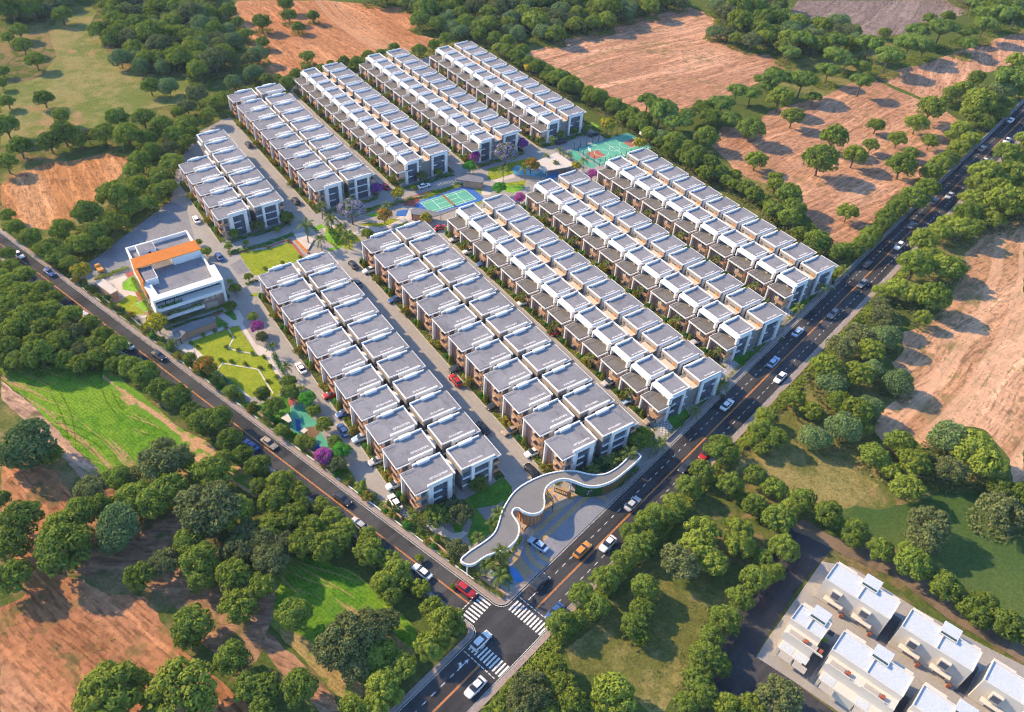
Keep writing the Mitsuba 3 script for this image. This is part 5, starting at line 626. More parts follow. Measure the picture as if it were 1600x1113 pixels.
for i, (x, y) in enumerate([(x, 26.9) for x in np.arange(130.6, 159, 3.1)] + [(x, 10.9) for x in np.arange(130.6, 159, 2.6)] + [(130.5, y) for y in (14.2, 17.5, 20.8, 24)] + [(158.6, y) for y in (14.2, 17.5, 20.8, 24)]):
    put('fence_post', MB().tube((x, y, .1), (x, y, 2.9), .13, n=6), 'metal_dark', f'dark fence post round the ball court, {nth(i + 1)} counted from its back left corner', 'post', 'posts round the ball court')
for x, d in ((131.4, 1), (157.6, -1)):
    k = thing('basketball_hoop', 'white basketball backboard at the ' + ('left' if d > 0 else 'right') + ' end of the ball court', 'basketball hoop')
    part(k, 'pole', MB().tube((x - .6 * d, 18.8, .1), (x - .6 * d, 18.8, 3.2), .08, n=6), 'metal_dark'); part(k, 'backboard', MB().box(x, x + .08, 17.9, 19.7, 2.7, 3.9), 'white_paint')
put('playground', MB().sheet(Polygon(S['play_blob']).buffer(.6).buffer(-.6), .134), 'play_green', 'curving turquoise playground floor', kind='structure')
put('play_circle', MB().sheet(Point(*S['play_circle']).buffer(S['play_circle_r']), .138), 'play_brown', 'brown round play area in the playground', kind='structure')
for p in S['play_blue']: put('play_patch', MB().sheet(p, .140), 'play_blue', 'blue patch of the playground floor', kind='structure')
put('play_mat', MB().sheet(Polygon(S['playmat']).buffer(.3), .134), 'play_green', 'green play floor beside the ball court', kind='structure')
put('splash_pool', MB().sheet(Polygon(S['pool']).buffer(.4), .134), 'pool_water', 'turquoise splash pool in the central park', kind='structure')
put('splash_pool', MB().sheet(Polygon(S['pool2']).buffer(.4), .134), 'pool_blue', 'blue pool behind the palms of the central park', kind='structure')
put('corner_pool', MB().sheet(Polygon([(-4.6, -119.0), (-.4, -118.8), (1.2, -121.3), (1.0, -124.6), (-3.6, -123.2)]), .14), 'pool_blue', 'bright blue pool beside the entrance plaza', kind='structure')

# ------------------------------------------------------------------ entrance plaza and canopy
PL = Polygon([RP(-111, 4.9), RP(-73, 4.9), (36, -112.0), (31, -113.6), (26, -112), (23.5, -108), (19, -106), (16, -108), (8, -112), (6.3, -116), (1.5, -119), (1.2, -121.5), (1.0, -124.8)]).buffer(0)
PL = PL.difference(strip(RP, -300, 300, -30, 5.06))
put('entrance_plaza', MB().sheet(PL, .128), 'plaza_base' if 'plaza_base' in scene else 'paver_grey', 'grey paved entrance plaza', kind='structure')
diffuse('cobble_blue', pav_fn((.245, .255, .29), .3)); diffuse('cobble_olive', pav_fn((.42, .30, .175), .3)); diffuse('cobble_peach', pav_fn((.58, .38, .19), .4)); diffuse('cobble_pale', pav_fn((.42, .38, .35), .4))
core = LineString([(11.2, -121.0), (27, -116.8)])
rad = [16, 12.0, 7.6, 6.3, 5.1, 3.95, 2.75, 0.01]
col = ['cobble_olive', 'cobble_olive', 'cobble_blue', 'cobble_olive', 'cobble_blue', 'cobble_olive', 'cobble_blue']
for i in range(7):
    ring = core.buffer(rad[i]).difference(core.buffer(rad[i + 1])).intersection(PL)
    put('plaza_band', MB().sheet(ring, .132), col[i], ('grey blue' if 'blue' in col[i] else 'peach brown') + ' curved band of cobbles in the entrance plaza', kind='structure')
for i, p in enumerate(S['peach']):
    P = Polygon(p).buffer(.2).buffer(-.1); put('gate_apron', MB().sheet(P, .136), 'cobble_pale', 'pale apron of the entrance drive', kind='structure')
    x0, y0, x1, y1 = P.bounds
    for j, t in enumerate(np.arange(-40, 40, 1.5)):
        st = P.intersection(strip(RP, -130, -70, 5 + t, 5.75 + t))
        if st.area > .3: put('apron_stripe', MB().sheet(st, .140), 'cobble_peach', 'peach coloured stripe across the entrance drive', kind='structure')
CAN = Polygon(S['canopy']).buffer(.5).buffer(-.5)
CAN = Polygon(np.array(trimesh.path.simplify.resample_spline(np.array(CAN.exterior.coords), count=260)) if False else np.array(CAN.segmentize(.6).exterior.coords))
def chaikin(c, n=2):
    for _ in range(n):
        d = np.roll(c, -1, 0); c = np.stack([.75 * c + .25 * d, .25 * c + .75 * d], 1).reshape(-1, 2)
    return c
CAN = Polygon(chaikin(np.array(Polygon(S['canopy']).exterior.coords)[:-1], 3)).buffer(0)
diffuse('canopy_roof', var((.21, .205, .20), .1, .5, 4))
k = thing('entrance_canopy', 'serpentine entrance canopy with grey roof and white rim', 'canopy')
part(k, 'roof', MB().prism(CAN.buffer(-.25), 4.45, 4.75), 'canopy_roof')
part(k, 'rim', MB().prism(CAN.difference(CAN.buffer(-.28)), 4.15, 5.0), 'white_paint', smooth=40)
for x, y in ((-8.9, -116.8), (2.0, -116.6), (5.2, -112.6), (24.6, -109.6), (31, -113.6), (39.5, -112.7)): part(k, 'column', MB().tube((x, y, .1), (x, y, 4.45), .2, n=12), 'white_paint', smooth=40)
k = thing('gatehouse', 'round orange timber gatehouse under the entrance canopy', 'gatehouse')
cyl = Point(12.0, -110.9).buffer(2.75, 24)
part(k, 'wall', MB().prism(cyl, .1, 4.44), 'brown_cladding', smooth=30)
for i in range(20):
    a = 2 * np.pi * i / 20; x, y = 12.0 + 2.78 * math.cos(a), -110.9 + 2.78 * math.sin(a)
    part(k, 'timber_fin', MB().tube((x, y, .1), (x, y, 4.4), .13, n=6), 'orange_timber')
k = thing('entrance_wall', 'planted entrance wall with timber slats under the right wing of the canopy', 'wall')
diffuse('slat_olive', var((.20, .15, .07), .2, 1, 5)); diffuse('green_wall_leaf', var((.03, .10, .03), .3, .8, 4))
ww = chaikin(np.array([(25.0, -110.6), (25.6, -112.3), (27.8, -113.9), (30.0, -114.9), (33.3, -115.2), (36.5, -114.6)]), 2)[:-2]; ww = ww[:len(ww) - 3]
WL = LineString([(25.2, -111.0), (25.9, -112.6), (27.8, -113.8), (30.0, -114.6), (33.0, -114.8), (36.2, -114.3), (39.0, -113.5)])
part(k, 'wall', MB().prism(WL.buffer(.15), .1, 4.1), 'green_wall_leaf')
L = WL.length
for i in range(30):
    p = WL.interpolate(L * (.42 + .56 * i / 29)); part(k, 'timber_slat', MB().box(p.x - .12, p.x + .12, p.y - .34, p.y - .1, .1, 4.1), 'slat_olive')
part(k, 'sign_panel', MB().box(26.6, 28.2, -113.95, -113.8, 1.6, 2.7), 'metal_dark'); part(k, 'sign_frame', MB().box(26.5, 28.3, -113.8, -113.74, 1.5, 2.8), 'white_paint')
for i, (a, q) in enumerate(S['gates']):
    a, q = np.array(a), np.array(q); d = (q - a) / np.hypot(*(q - a)); n = np.array([-d[1], d[0]]) * .05
    k = thing('entrance_gate', ('dark sliding gate at the right of the entrance drive', 'dark gate leaf behind the gatehouse', 'dark gate leaf beside the gatehouse', 'low barrier at the left entrance drive')[i], 'gate'); h = 1.5 if i < 3 else 1.0
    part(k, 'frame', MB().prism([a + n, q + n, q - n, a - n], h - .12, h + .1).prism([a + n, q + n, q - n, a - n], .25, .4), 'metal_dark')
    for t in np.linspace(0, 1, 9): p = a + (q - a) * t; part(k, 'bar', MB().tube((p[0], p[1], .2), (p[0], p[1], h), .05, n=5), 'metal_dark')
    if i == 0: part(k, 'gate_post', MB().box(q[0] - .3, q[0] + .3, q[1] - .3, q[1] + .3, .1, 1.9), 'orange_timber')

# ------------------------------------------------------------------ compound walls, kerbs of lanes
for i, (a, q) in enumerate(S['planters']):
    a, q = np.array(a), np.array(q); d = (q - a) / np.hypot(*(q - a)); n = np.array([-d[1], d[0]])
    if n @ Ln > 0: n = -n
    put('planter_wall', MB().prism([a, q, q + n * .35, a + n * .35], .1, 1.5), 'brown_cladding' if i > 1 else 'wall_grey', f'low planter wall beside the two-lane road, {nth(len(S["planters"]) - i)} from the crossing', 'wall', 'planter walls along the two-lane road')
us = np.arange(-103, 62, 7.0)
for i, u in enumerate(us): put('boundary_wall', MB().prism(strip(LP, u, u + 5.2, -5.1, -4.9), .1, .6), 'white_paint', f'low white boundary wall panel beside the two-lane road, {nth(i + 1)} from the crossing', 'wall', 'white boundary panels along the two-lane road')
for i, s in enumerate(np.arange(-55, 46, 8.0)): put('boundary_wall', MB().prism(strip(RP, s, s + 6.5, 6.35, 6.6), .1, .85), 'wall_grey', f'low grey boundary wall panel beside the four-lane road, {nth(i + 1)} from the entrance', 'wall', 'grey boundary panels along the four-lane road')
for i, s in enumerate(np.arange(47, 300, 12.0)): put('roadside_wall', MB().prism(strip(RP, s, s + 11.8, 5.35, 5.7), 0, 1.3), 'pavement_grey', f'grey roadside wall section beyond the villas, {nth(i + 1)} from the nearest', 'wall', 'grey wall sections along the upper road')
kerbs = MB()
GARD = []
for g, x, yy, where in COLS:
    y0, y1 = yy[0] + .3, yy[-1] - 8.2
    xs = {'g_left': (-12.35, -10.0), 'g_right': (9.3, 12.0), 'g_step_left': (-11.9, -9.7), 'g_step_right': (7.7, 10.0)}[g]
    GARD.append((x + xs[0], x + xs[1], y0, y1, g))
    e = x + (xs[0] if 'left' in g else xs[1]); kerbs.box(e - .12, e + .12, y1, y0, .1, .24)
put('lane_kerb', kerbs, 'kerb_stone', 'pale kerbs edging the front gardens along the lanes', kind='structure')
diffuse('garden_soil', grass((.07, .10, .03), (.16, .12, .07), .8))
for x0, x1, y0, y1, g in GARD: put('front_garden', MB().sheet(sbox(x0, y1, x1, y0), .114), 'garden_soil', 'narrow planted front garden strip along the villas', kind='structure')
put('parking_yard', MB().sheet(Polygon([D['site_nw'][5], D['site_nw'][4], (-15.5, 62), (-20.5, 33.3), (-42, 33.3), (-50, 36), LP(62, -6)]).buffer(0).intersection(SITE), .112), 'paver_grey', 'grey paved yard behind the clubhouse', kind='structure')

# ------------------------------------------------------------------ white houses at the lower right
diffuse('house_white', var((.64, .595, .53), .05, .2, 1)); diffuse('pad_concrete', conc_fn)
def tile_fn(p, n, uv):
    a = (p.x * .9665 + p.y * .2566) / .38; b = (p.y * .9665 - p.x * .2566) / .38
    e = dr.maximum(dr.abs(a - dr.floor(a) - .5), dr.abs(b - dr.floor(b) - .5))
    return C3(.54, .585, .63) * (1 - .2 * smoothstep(.42, .48, e)) * (1 + .08 * (cell_rand(dr.floor(a), dr.floor(b)) - .5))
diffuse('white_tile', tile_fn); diffuse('slat_grey', var((.42, .39, .35), .1, 1, 5)); diffuse('rust_red', (.33, .10, .06)); diffuse('sky_glass', (.05, .10, .12))
put('house_plot', MB().sheet(Polygon(S['pad']).buffer(0), .10), 'pad_concrete', 'pale concrete plot under the white houses', kind='structure')
put('side_road', MB().sheet(Polygon(S['side_road']).buffer(2.4), .085), 'asphalt', 'dark side road left of the white houses', kind='structure')
put('side_road', MB().sheet(Polygon(S['tan_road']).buffer(.6), .089), 'pavement_dust', 'tan dusty road behind the white houses', kind='structure') if False else None
diffuse('dust_road', asphalt((.20, .15, .105), .2)); put('side_road', MB().sheet(Polygon(S['tan_road']).buffer(.8), .089), 'dust_road', 'tan dusty road behind the white houses', kind='structure')
th = math.radians(14.87)
def house_frame(px, py):
    """local x along the road direction (to the upper right), local y along the road's normal"""
    m = np.eye(4); m[:2, 0] = Rd; m[:2, 1] = Rn; m[:2, 3] = (px, py); return m
def duplex(px, py, L, label, small=False, rear=False, depth=5.4):
    """back right corner at (px, py); runs L metres along -y; roof front edge at x = -depth"""
    M = house_frame(px, py); k = thing('white_house', label, 'house'); B = lambda *a: MB().box(*a, m=M)
    Dp = depth; half = L / 2
    part(k, 'wall', MB().box(-Dp, 0, -L, 0, 0, 6.75, m=M), 'house_white'); part(k, 'roof', MB().box(-Dp + .12, -.12, -L + .12, -.12, 6.75, 6.86, m=M), 'white_tile')
    part(k, 'parapet', MB().box(-Dp - .06, -Dp + .12, -L, 0, 6.6, 7.15, m=M).box(-.12, .06, -L, 0, 6.6, 7.15, m=M).box(-Dp + .12, -.12, -.12, .04, 6.6, 7.15, m=M).box(-Dp + .12, -.12, -L - .04, -L + .12, 6.6, 7.15, m=M).box(-Dp + .12, -.9, -half - .08, -half + .08, 6.86, 7.15, m=M), 'house_white')
    part(k, 'stair_head', MB().box(-1.6, 1.9, -half - 2.4, -half + .9, 6.86, 7.25, m=M), 'white_tile'); part(k, 'skylight', MB().box(-1.75, -1.0, -half - 2.4, -half + .9, 7.25, 7.45, m=M), 'house_white'); part(k, 'skylight_glass', MB().box(-1.62, -1.1, -half - 2.2, -half + .7, 7.45, 7.5, m=M), 'sky_glass')
    part(k, 'rear_wing', MB().box(.06, 1.9, -4.2, -.2, 0, 5.6, m=M), 'house_white'); part(k, 'rear_wing', MB().box(.06, 1.9, -L + .2, -L + 3.8, 0, 5.6, m=M), 'house_white')
    if rear:
        # terraced garden side facing left
        part(k, 'upper_terrace', MB().box(-Dp - 2.4, -Dp, -L, -.3, 0, 5.3, m=M), 'house_white'); part(k, 'lower_terrace', MB().box(-Dp - 4.6, -Dp - 2.4, -L + .5, -.8, 0, 2.9, m=M), 'house_white')
        for y0 in (-1.2, -half - 1.0):
            part(k, 'terrace_floor', MB().box(-Dp - 4.4, -Dp - 2.5, y0 - 2.4, y0, 2.9, 2.96, m=M), 'white_tile'); part(k, 'pergola_roof', MB().box(-Dp - 2.1, -Dp - .9, y0 - 2.6, y0 + .2, 5.3, 5.5, m=M), 'slat_grey')
            part(k, 'chimney_box', MB().box(-Dp - 2.0, -Dp - 1.2, y0 - 3.6, y0 - 2.9, 5.3, 6.0, m=M), 'rust_red'); part(k, 'terrace_glass', MB().box(-Dp - 4.66, -Dp - 4.59, y0 - 2.6, y0 - .2, .3, 2.3, m=M), 'dark_glass'); part(k, 'slat_canopy', MB().box(-Dp - 6.1, -Dp - 4.6, y0 - 3.0, y0 - .4, 2.4, 2.55, m=M), 'slat_grey')
            part(k, 'terrace_parapet', MB().box(-Dp - 2.42, -Dp - 2.25, y0 - 4, y0 + .5, 5.3, 5.8, m=M), 'house_white')
    else:
        for y0 in (-2.3, -half - 1.6):
            part(k, 'bay_window', MB().box(-Dp - .75, -Dp - .07, y0 - 1.9, y0, 3.7, 5.9, m=M), 'house_white'); part(k, 'bay_glass', MB().box(-Dp - .82, -Dp - .74, y0 - 1.7, y0 - .2, 3.95, 5.65, m=M), 'dark_glass'); part(k, 'bay_slats', MB().box(-Dp - .7, -Dp - .07, y0 - 1.7, y0 - .2, 3.3, 3.68, m=M), 'slat_grey')
            part(k, 'porch_roof', MB().box(-Dp - 1.3, -Dp - .07, y0 - 3.2, y0 + .8, 2.5, 2.7, m=M), 'house_white'); part(k, 'porch_window', MB().box(-Dp - .1, -Dp - .03, y0 - 2.6, y0 - .4, .4, 2.2, m=M), 'dark_glass'); part(k, 'step_block', MB().box(-Dp - 1.2, -Dp - .6, y0 - 3.9, y0 - 3.4, .1, 1.3, m=M), 'rust_red')
    for y0 in (-1.0, -half + 1.2, -half - 3.4, -L + 2.4): part(k, 'rear_window', MB().box(1.86, 1.96, y0 - 1.1, y0, 3.2, 4.6, m=M), 'dark_glass') if -4.2 < y0 - 1.1 and y0 < -.2 or -L + .2 < y0 - 1.1 < -L + 2.7 else part(k, 'rear_window', MB().box(.03, .12, y0 - 1.1, y0, 3.4, 5.0, m=M), 'dark_glass')
    for x0 in (-Dp + .8, -Dp + 2.8): part(k, 'end_window', MB().box(x0, x0 + 1.0, -L - .06, -L + .03, 3.6, 5.2, m=M), 'dark_glass'); part(k, 'end_window', MB().box(x0, x0 + 1.0, -L - .06, -L + .03, .8, 2.2, m=M), 'dark_glass')
    part(k, 'plinth', MB().box(-Dp - .1, .1, -L - .1, .1, .05, .35, m=M), 'slat_grey')
    return k
duplex(57.3, -158.1, 13.4, 'white double house with sunlit roof, the nearest to the dark side road')
duplex(61.4, -173.2, 13.4, 'white double house with blue-white tiled roof, middle of the back row')
duplex(65.2, -188.2, 13.4, 'white double house cut off by the right picture edge')
duplex(43.2, -161.0, 6.4, 'small white terraced house at the left corner of the plot', rear=True, depth=4.6)
duplex(45.7, -169.4, 13.6, 'white double house with brown slatted porches facing the tan road', rear=True)
duplex(49.5, -184.4, 13.4, 'white house at the bottom edge, only its roof showing', rear=True)
for i, (x, y) in enumerate(((44.0, -167.9), (48.3, -183.2))):
    put('yard_lawn', MB().sheet(Polygon([np.array((x, y)) + Rd * a + Rn * b for a, b in ((-.2, -.5), (2.4, -.5), (2.4, 1.3), (-.2, 1.3))]), .12), 'lawn_bright', 'small bright lawn between two white houses', kind='structure')

diffuse('drive_grey', asphalt((.15, .155, .17), .15))
for i, (y0, y1) in enumerate(((-13.6, -15.9), (-28.9, -31.1))):
    o = np.array((57.3, -158.1)); put('house_drive', MB().sheet(Polygon([o + Rd * a + Rn * b for a, b in ((-6.4, y0 + .1), (2.2, y0 + .1), (2.2, y1 + .4), (-6.4, y1 + .4))]), .122), 'drive_grey', 'dark paved drive between two white houses', kind='structure')
for i, (x, y, L) in enumerate(((43.2, -161.0, 6.4), (45.7, -169.4, 13.6))):
    o = np.array((x, y)); put('house_drive', MB().sheet(Polygon([o + Rd * a + Rn * b for a, b in ((-9.5, -L - .2), (.5, -L - .2), (.5, -L - 2.0), (-9.5, -L - 2.0))]), .121), 'drive_grey', 'dark paved drive beside a white house', kind='structure')
# ------------------------------------------------------------------ foliage
def leaf(name, c, amp=.45, tr=.5):
    def fn(p, n, uv):
        big = noise(p.x * .11, p.y * .11, 3.0); med = noise(p.x * .9, p.y * .9, p.z * .9); sm = noise(p.x * 3.7, p.y * 3.7, p.z * 3.7)
        k = 1 + amp * (big - .5) + amp * .6 * (med - .5) + amp * .7 * (sm - .5)
        return C3(c[0] * (1 + .35 * 0), c[1], c[2]) * k + C3(.03, .012, 0) * (big - .5) * amp
    scene[name] = {'type': 'principledthin', 'base_color': proc(fn), 'roughness': .65, 'diff_trans': tr, 'spec_trans': 0.0, 'eta': 1.3}
leaf('leaf_mid', (.225, .285, .044)); leaf('leaf_dark', (.175, .245, .042)); leaf('leaf_pale', (.175, .260, .095)); leaf('leaf_olive', (.175, .205, .075)); leaf('leaf_umbrella', (.170, .255, .050)); leaf('leaf_bright', (.240, .305, .048)); leaf('leaf_vivid', (.085, .30, .04))
leaf('leaf_palm', (.15, .20, .05)); leaf('leaf_bed', (.065, .20, .035), .5)
leaf('bloom_magenta', (.50, .07, .42), .3); leaf('bloom_purple', (.32, .06, .45), .3); leaf('bloom_lilac', (.40, .33, .55), .4); leaf('bloom_orange', (.60, .22, .04), .3); leaf('bloom_yellow', (.70, .52, .03), .3); leaf('bloom_red', (.45, .10, .06), .3)
diffuse('bark', var((.16, .12, .085), .2, 2, 9)); diffuse('bark_pale', var((.26, .21, .16), .15, 2, 9))

def leaf_quads(pos, nrm, size, r, fold=.35):
    """folded diamond shaped leaf clumps at pos facing nrm"""
    n = len(pos); t = r.normal(size=(n, 3)); a = np.cross(nrm, t); a /= np.linalg.norm(a, axis=1, keepdims=True) + 1e-9; b = np.cross(nrm, a)
    s = size * (.65 + .7 * r.random((n, 1)))
    w = s * (.45 + .25 * r.random((n, 1)))
    v = np.stack([pos - a * s, pos - b * w - nrm * w * fold, pos + a * s, pos + b * w - nrm * w * fold], 1).reshape(-1, 3)
    i = np.arange(n) * 4
    f = np.vstack([np.c_[i, i + 1, i + 2], np.c_[i, i + 2, i + 3]])
    return v, f
def crown(seed, lobes, nleaf, size, flat=.8, jit=.42, fill=.10):
    """lobes: (n, 4) centre and radius, in crown radii"""
    r = np.random.default_rng(seed); L = np.asarray(lobes)
    pr = L[:, 3] ** 2; k = r.choice(len(L), nleaf * 2, p=pr / pr.sum())
    d = r.normal(size=(nleaf * 2, 3)); d[:, 2] += .35; d /= np.linalg.norm(d, axis=1, keepdims=True)
    rad = L[k, 3] * np.where(r.random(nleaf * 2) < fill, r.uniform(.3, .8, nleaf * 2), r.uniform(.82, 1.08, nleaf * 2))
    p = L[k, :3] + d * rad[:, None] * [1, 1, flat]
    inside = np.zeros(len(p), bool)
    for j in range(len(L)):
        q = (p - L[j, :3]) / [1, 1, flat]; inside |= (np.linalg.norm(q, axis=1) < L[j, 3] * .72) & (k != j) & (r.random(len(p)) < .9)
    p, d = p[~inside][:nleaf], d[~inside][:nleaf]
    nn = d + r.normal(size=d.shape) * jit; nn /= np.linalg.norm(nn, axis=1, keepdims=True)
    return leaf_quads(p, nn, size, r)
def lobes_round(seed, n, R, zc, zr, lr, top=.2):
    r = np.random.default_rng(seed); out = []
    for i in range(n):
        a = i * 2.39996 + r.uniform(-.4, .4); u = (i + .5) / n; z = 1 - (1.45 - top) * u; q = math.sqrt(max(0, 1 - z * z)) * r.uniform(.85, 1.1)
        out.append([math.cos(a) * q * R, math.sin(a) * q * R, zc + z * zr, lr * r.uniform(.75, 1.25)])
    out.append([0, 0, zc, R * .66]); return np.array(out)
def trunk(h, r0, limbs, seed, spread=.5, top=1.2):
    r = np.random.default_rng(seed); mb = MB(); mb.tube((0, 0, -.05), (.02, .03, h), r0, r0 * .7, 7)
    for i in range(limbs):
        a = 2 * np.pi * (i + r.random() * .5) / limbs; mb.tube((.02, .03, h * .92), (math.cos(a) * spread, math.sin(a) * spread, top + r.uniform(-.15, .15)), r0 * .55, r0 * .2, 5)
    return mb
TREES = {}
def tree_kind(code, key, name, variants): TREES[code] = (key, name, variants)
def make_tree(gid, lob, nleaf, size, leafmat, th, tr, limbs, seed, bark='bark', extra=None, **kw):
    P = [('crown', crown(seed, lob, nleaf, size, **kw), leafmat), ('trunk', trunk(th, tr, limbs, seed, .5, th + .55), bark, 40)]
    if extra: P += extra
    return shapegroup(gid, P)
NL = 2300
def kinds():
    V = []
    for s in (1, 2, 3): V.append(make_tree(f'g_leafy_{s}', lobes_round(s, 30, .78, 1.05, .58, .25), NL, .085, 'leaf_mid', .5, .075, 4, s))
    tree_kind('r', 'leafy_tree', 'mid green leafy tree', V); V = []
    for s in (4, 5, 6): V.append(make_tree(f'g_dark_{s}', lobes_round(s, 26, .76, 1.02, .60, .28), NL, .085, 'leaf_dark', .45, .08, 4, s))
    tree_kind('d', 'dark_leafy_tree', 'dark green dense tree', V); V = []
    for s in (7, 8): V.append(make_tree(f'g_pale_{s}', lobes_round(s, 10, .55, .80, .48, .46), NL + 500, .070, 'leaf_pale', .3, .05, 5, s, flat=.85, jit=.7))
    tree_kind('p', 'pale_round_tree', 'pale green rounded tree', V); V = []
    for s in (9, 10): V.append(make_tree(f'g_olive_{s}', lobes_round(s, 34, .80, 1.0, .52, .24), NL + 700, .070, 'leaf_olive', .5, .07, 6, s, 'bark_pale', jit=.75, fill=.25))
    tree_kind('o', 'olive_green_tree', 'olive green spreading tree', V); V = []
    for s in (11, 12): V.append(make_tree(f'g_umbrella_{s}', lobes_round(s, 24, .80, 1.22, .32, .26, .6), NL, .085, 'leaf_umbrella', .85, .06, 5, s, flat=.7))
    tree_kind('u', 'umbrella_tree', 'umbrella shaped tree with bare trunk', V); V = []
    for s in (13, 14, 15): V.append(make_tree(f'g_bright_{s}', lobes_round(s, 28, .78, 1.02, .56, .25), NL, .082, 'leaf_bright', .5, .07, 4, s, fill=.2))
    tree_kind('b', 'bright_leafy_tree', 'yellowish green leafy tree', V); V = []
    V.append(make_tree('g_vivid', lobes_round(17, 12, .68, 1.2, .55, .38), NL, .085, 'leaf_vivid', .8, .06, 4, 17)); tree_kind('v', 'vivid_green_tree', 'vivid green garden tree', V)
    V = [make_tree('g_yellowgreen', lobes_round(18, 11, .68, 1.2, .55, .38), NL, .085, 'bloom_yellow', .8, .06, 4, 18)]; tree_kind('y', 'yellow_tree', 'bright yellow flowering tree', V)
kinds()
tr_r = np.random.default_rng(3)
ORD = {}
for where, lst in D['trees'].items():
    cnt = {}
    for x, y, R, kd in lst: cnt[kd] = cnt.get(kd, 0) + 1
    seen = {}
    for x, y, R, kd in lst:
        key, nm, vs = TREES[kd]; seen[kd] = seen.get(kd, 0) + 1
        lab = f"{nm} {where}" + (f", {nth(seen[kd])} from left" if cnt[kd] > 1 else '')
        s = R * 1.08; inst(key, vs[tr_r.integers(len(vs))], x, y, 0, tr_r.uniform(0, 360), (s, s, s * tr_r.uniform(.88, 1.12)), label=lab, cat='tree', group=f'{nm.split(" ")[0]} trees {where}')
for i, (px, py, R, kd) in enumerate(S['parktrees']):
    key, nm, vs = TREES[kd]; s = R; inst(key, vs[i % len(vs)], px, py, .1, i * 77 % 360, (s, s, s * .95), label=f"{nm} in the estate gardens, {nth(i + 1)} of the garden trees", cat='tree', group='trees in the estate gardens')
# flowering trees
FL = {}
for code, nm, s in (('magenta', 'magenta blossom', 21), ('purple', 'purple blossom', 22), ('lilac', 'lilac blossom', 23), ('orange', 'orange red blossom', 24), ('yellow', 'yellow blossom', 25)):
    lob = lobes_round(s, 14, .7, 1.2, .55, .36); share = {'magenta': .85, 'purple': .85, 'lilac': .6, 'orange': .5, 'yellow': .5}[code]
    FL[code] = shapegroup('g_flower_' + code, [('blossom', crown(s, lob, int(1500 * share), .095), 'bloom_' + code), ('crown', crown(s + 50, lob, int(1500 * (1.05 - share)), .10), 'leaf_dark'), ('trunk', trunk(.75, .06, 4, s, .45, 1.2), 'bark', 40)])
ADJ = {'magenta': 'magenta', 'purple': 'purple', 'lilac': 'lilac', 'orange': 'orange red', 'yellow': 'yellow'}
for i, (px, py, R, kd) in enumerate(S['flowers']):
    n = sum(1 for q in S['flowers'][:i + 1] if q[3] == kd)
    inst(f"{'orange' if kd == 'orange' else kd}_flowering_tree", FL[kd], px, py, .1, i * 61 % 360, R * 1.12, label=f"{ADJ[kd]} flowering tree in the estate gardens, {nth(n)} of its colour", cat='tree', group=f'{ADJ[kd]} flowering trees')
# palms
def palm(seed, h=1.0):
    r = np.random.default_rng(seed); fr = []
    V, Fc, o = [], [], 0
    for i in range(15):
        a = 2 * np.pi * i / 15 + r.uniform(-.15, .15); el = r.uniform(.15, 1.0) if i % 3 else r.uniform(.9, 1.3); L = .56 * r.uniform(.85, 1.1)
        t = np.linspace(0, 1, 9); x = L * t * math.cos(el * .8); zz = L * (t * math.sin(el) - .95 * t * t * (1.0 if el < .9 else .6)); w = .13 * np.sin(np.pi * np.clip(t * .92 + .08, 0, 1)) ** .7
        for sgn in (-1, 1):
            for j in range(8):
                p0 = np.array([x[j], 0, zz[j]]); p1 = np.array([x[j + 1] * .985 + x[j] * .015, 0, zz[j + 1]]); tip = np.array([(x[j + 1]) + .07, sgn * w[j] * 1.1, zz[j + 1] - .04])
                q = np.array([p0, p1, tip, [(p0[0] * .6 + tip[0] * .4) , sgn * w[j] * .42, (p0[2] + tip[2]) / 2]])
                c, s_ = math.cos(a), math.sin(a); q = np.c_[q[:, 0] * c - q[:, 1] * s_, q[:, 0] * s_ + q[:, 1] * c, q[:, 2] + h]
                V.append(q); Fc.append([[o, o + 1, o + 2], [o, o + 2, o + 3]]); o += 4
    return np.vstack(V), np.vstack(Fc)
PALM = [shapegroup(f'g_palm_{s}', [('fronds', palm(s), 'leaf_palm'), ('trunk', MB().tube((0, 0, -.02), (.015, .01, .5), .035, .026, 8).tube((.015, .01, .5), (0, 0, 1.01), .026, .022, 8), 'bark_pale', 40)]) for s in (31, 32)]
for i, (x, y, h) in enumerate(S['palms']):
    inst('palm_tree', PALM[i % 2], x, y, .1, i * 47 % 360, h * .95, label=('tallest palm, standing on the pale triangular deck' if i == 0 else f'palm tree in the estate, {nth(i + 1)} of the palms'), cat='palm tree', group='palm trees of the estate')
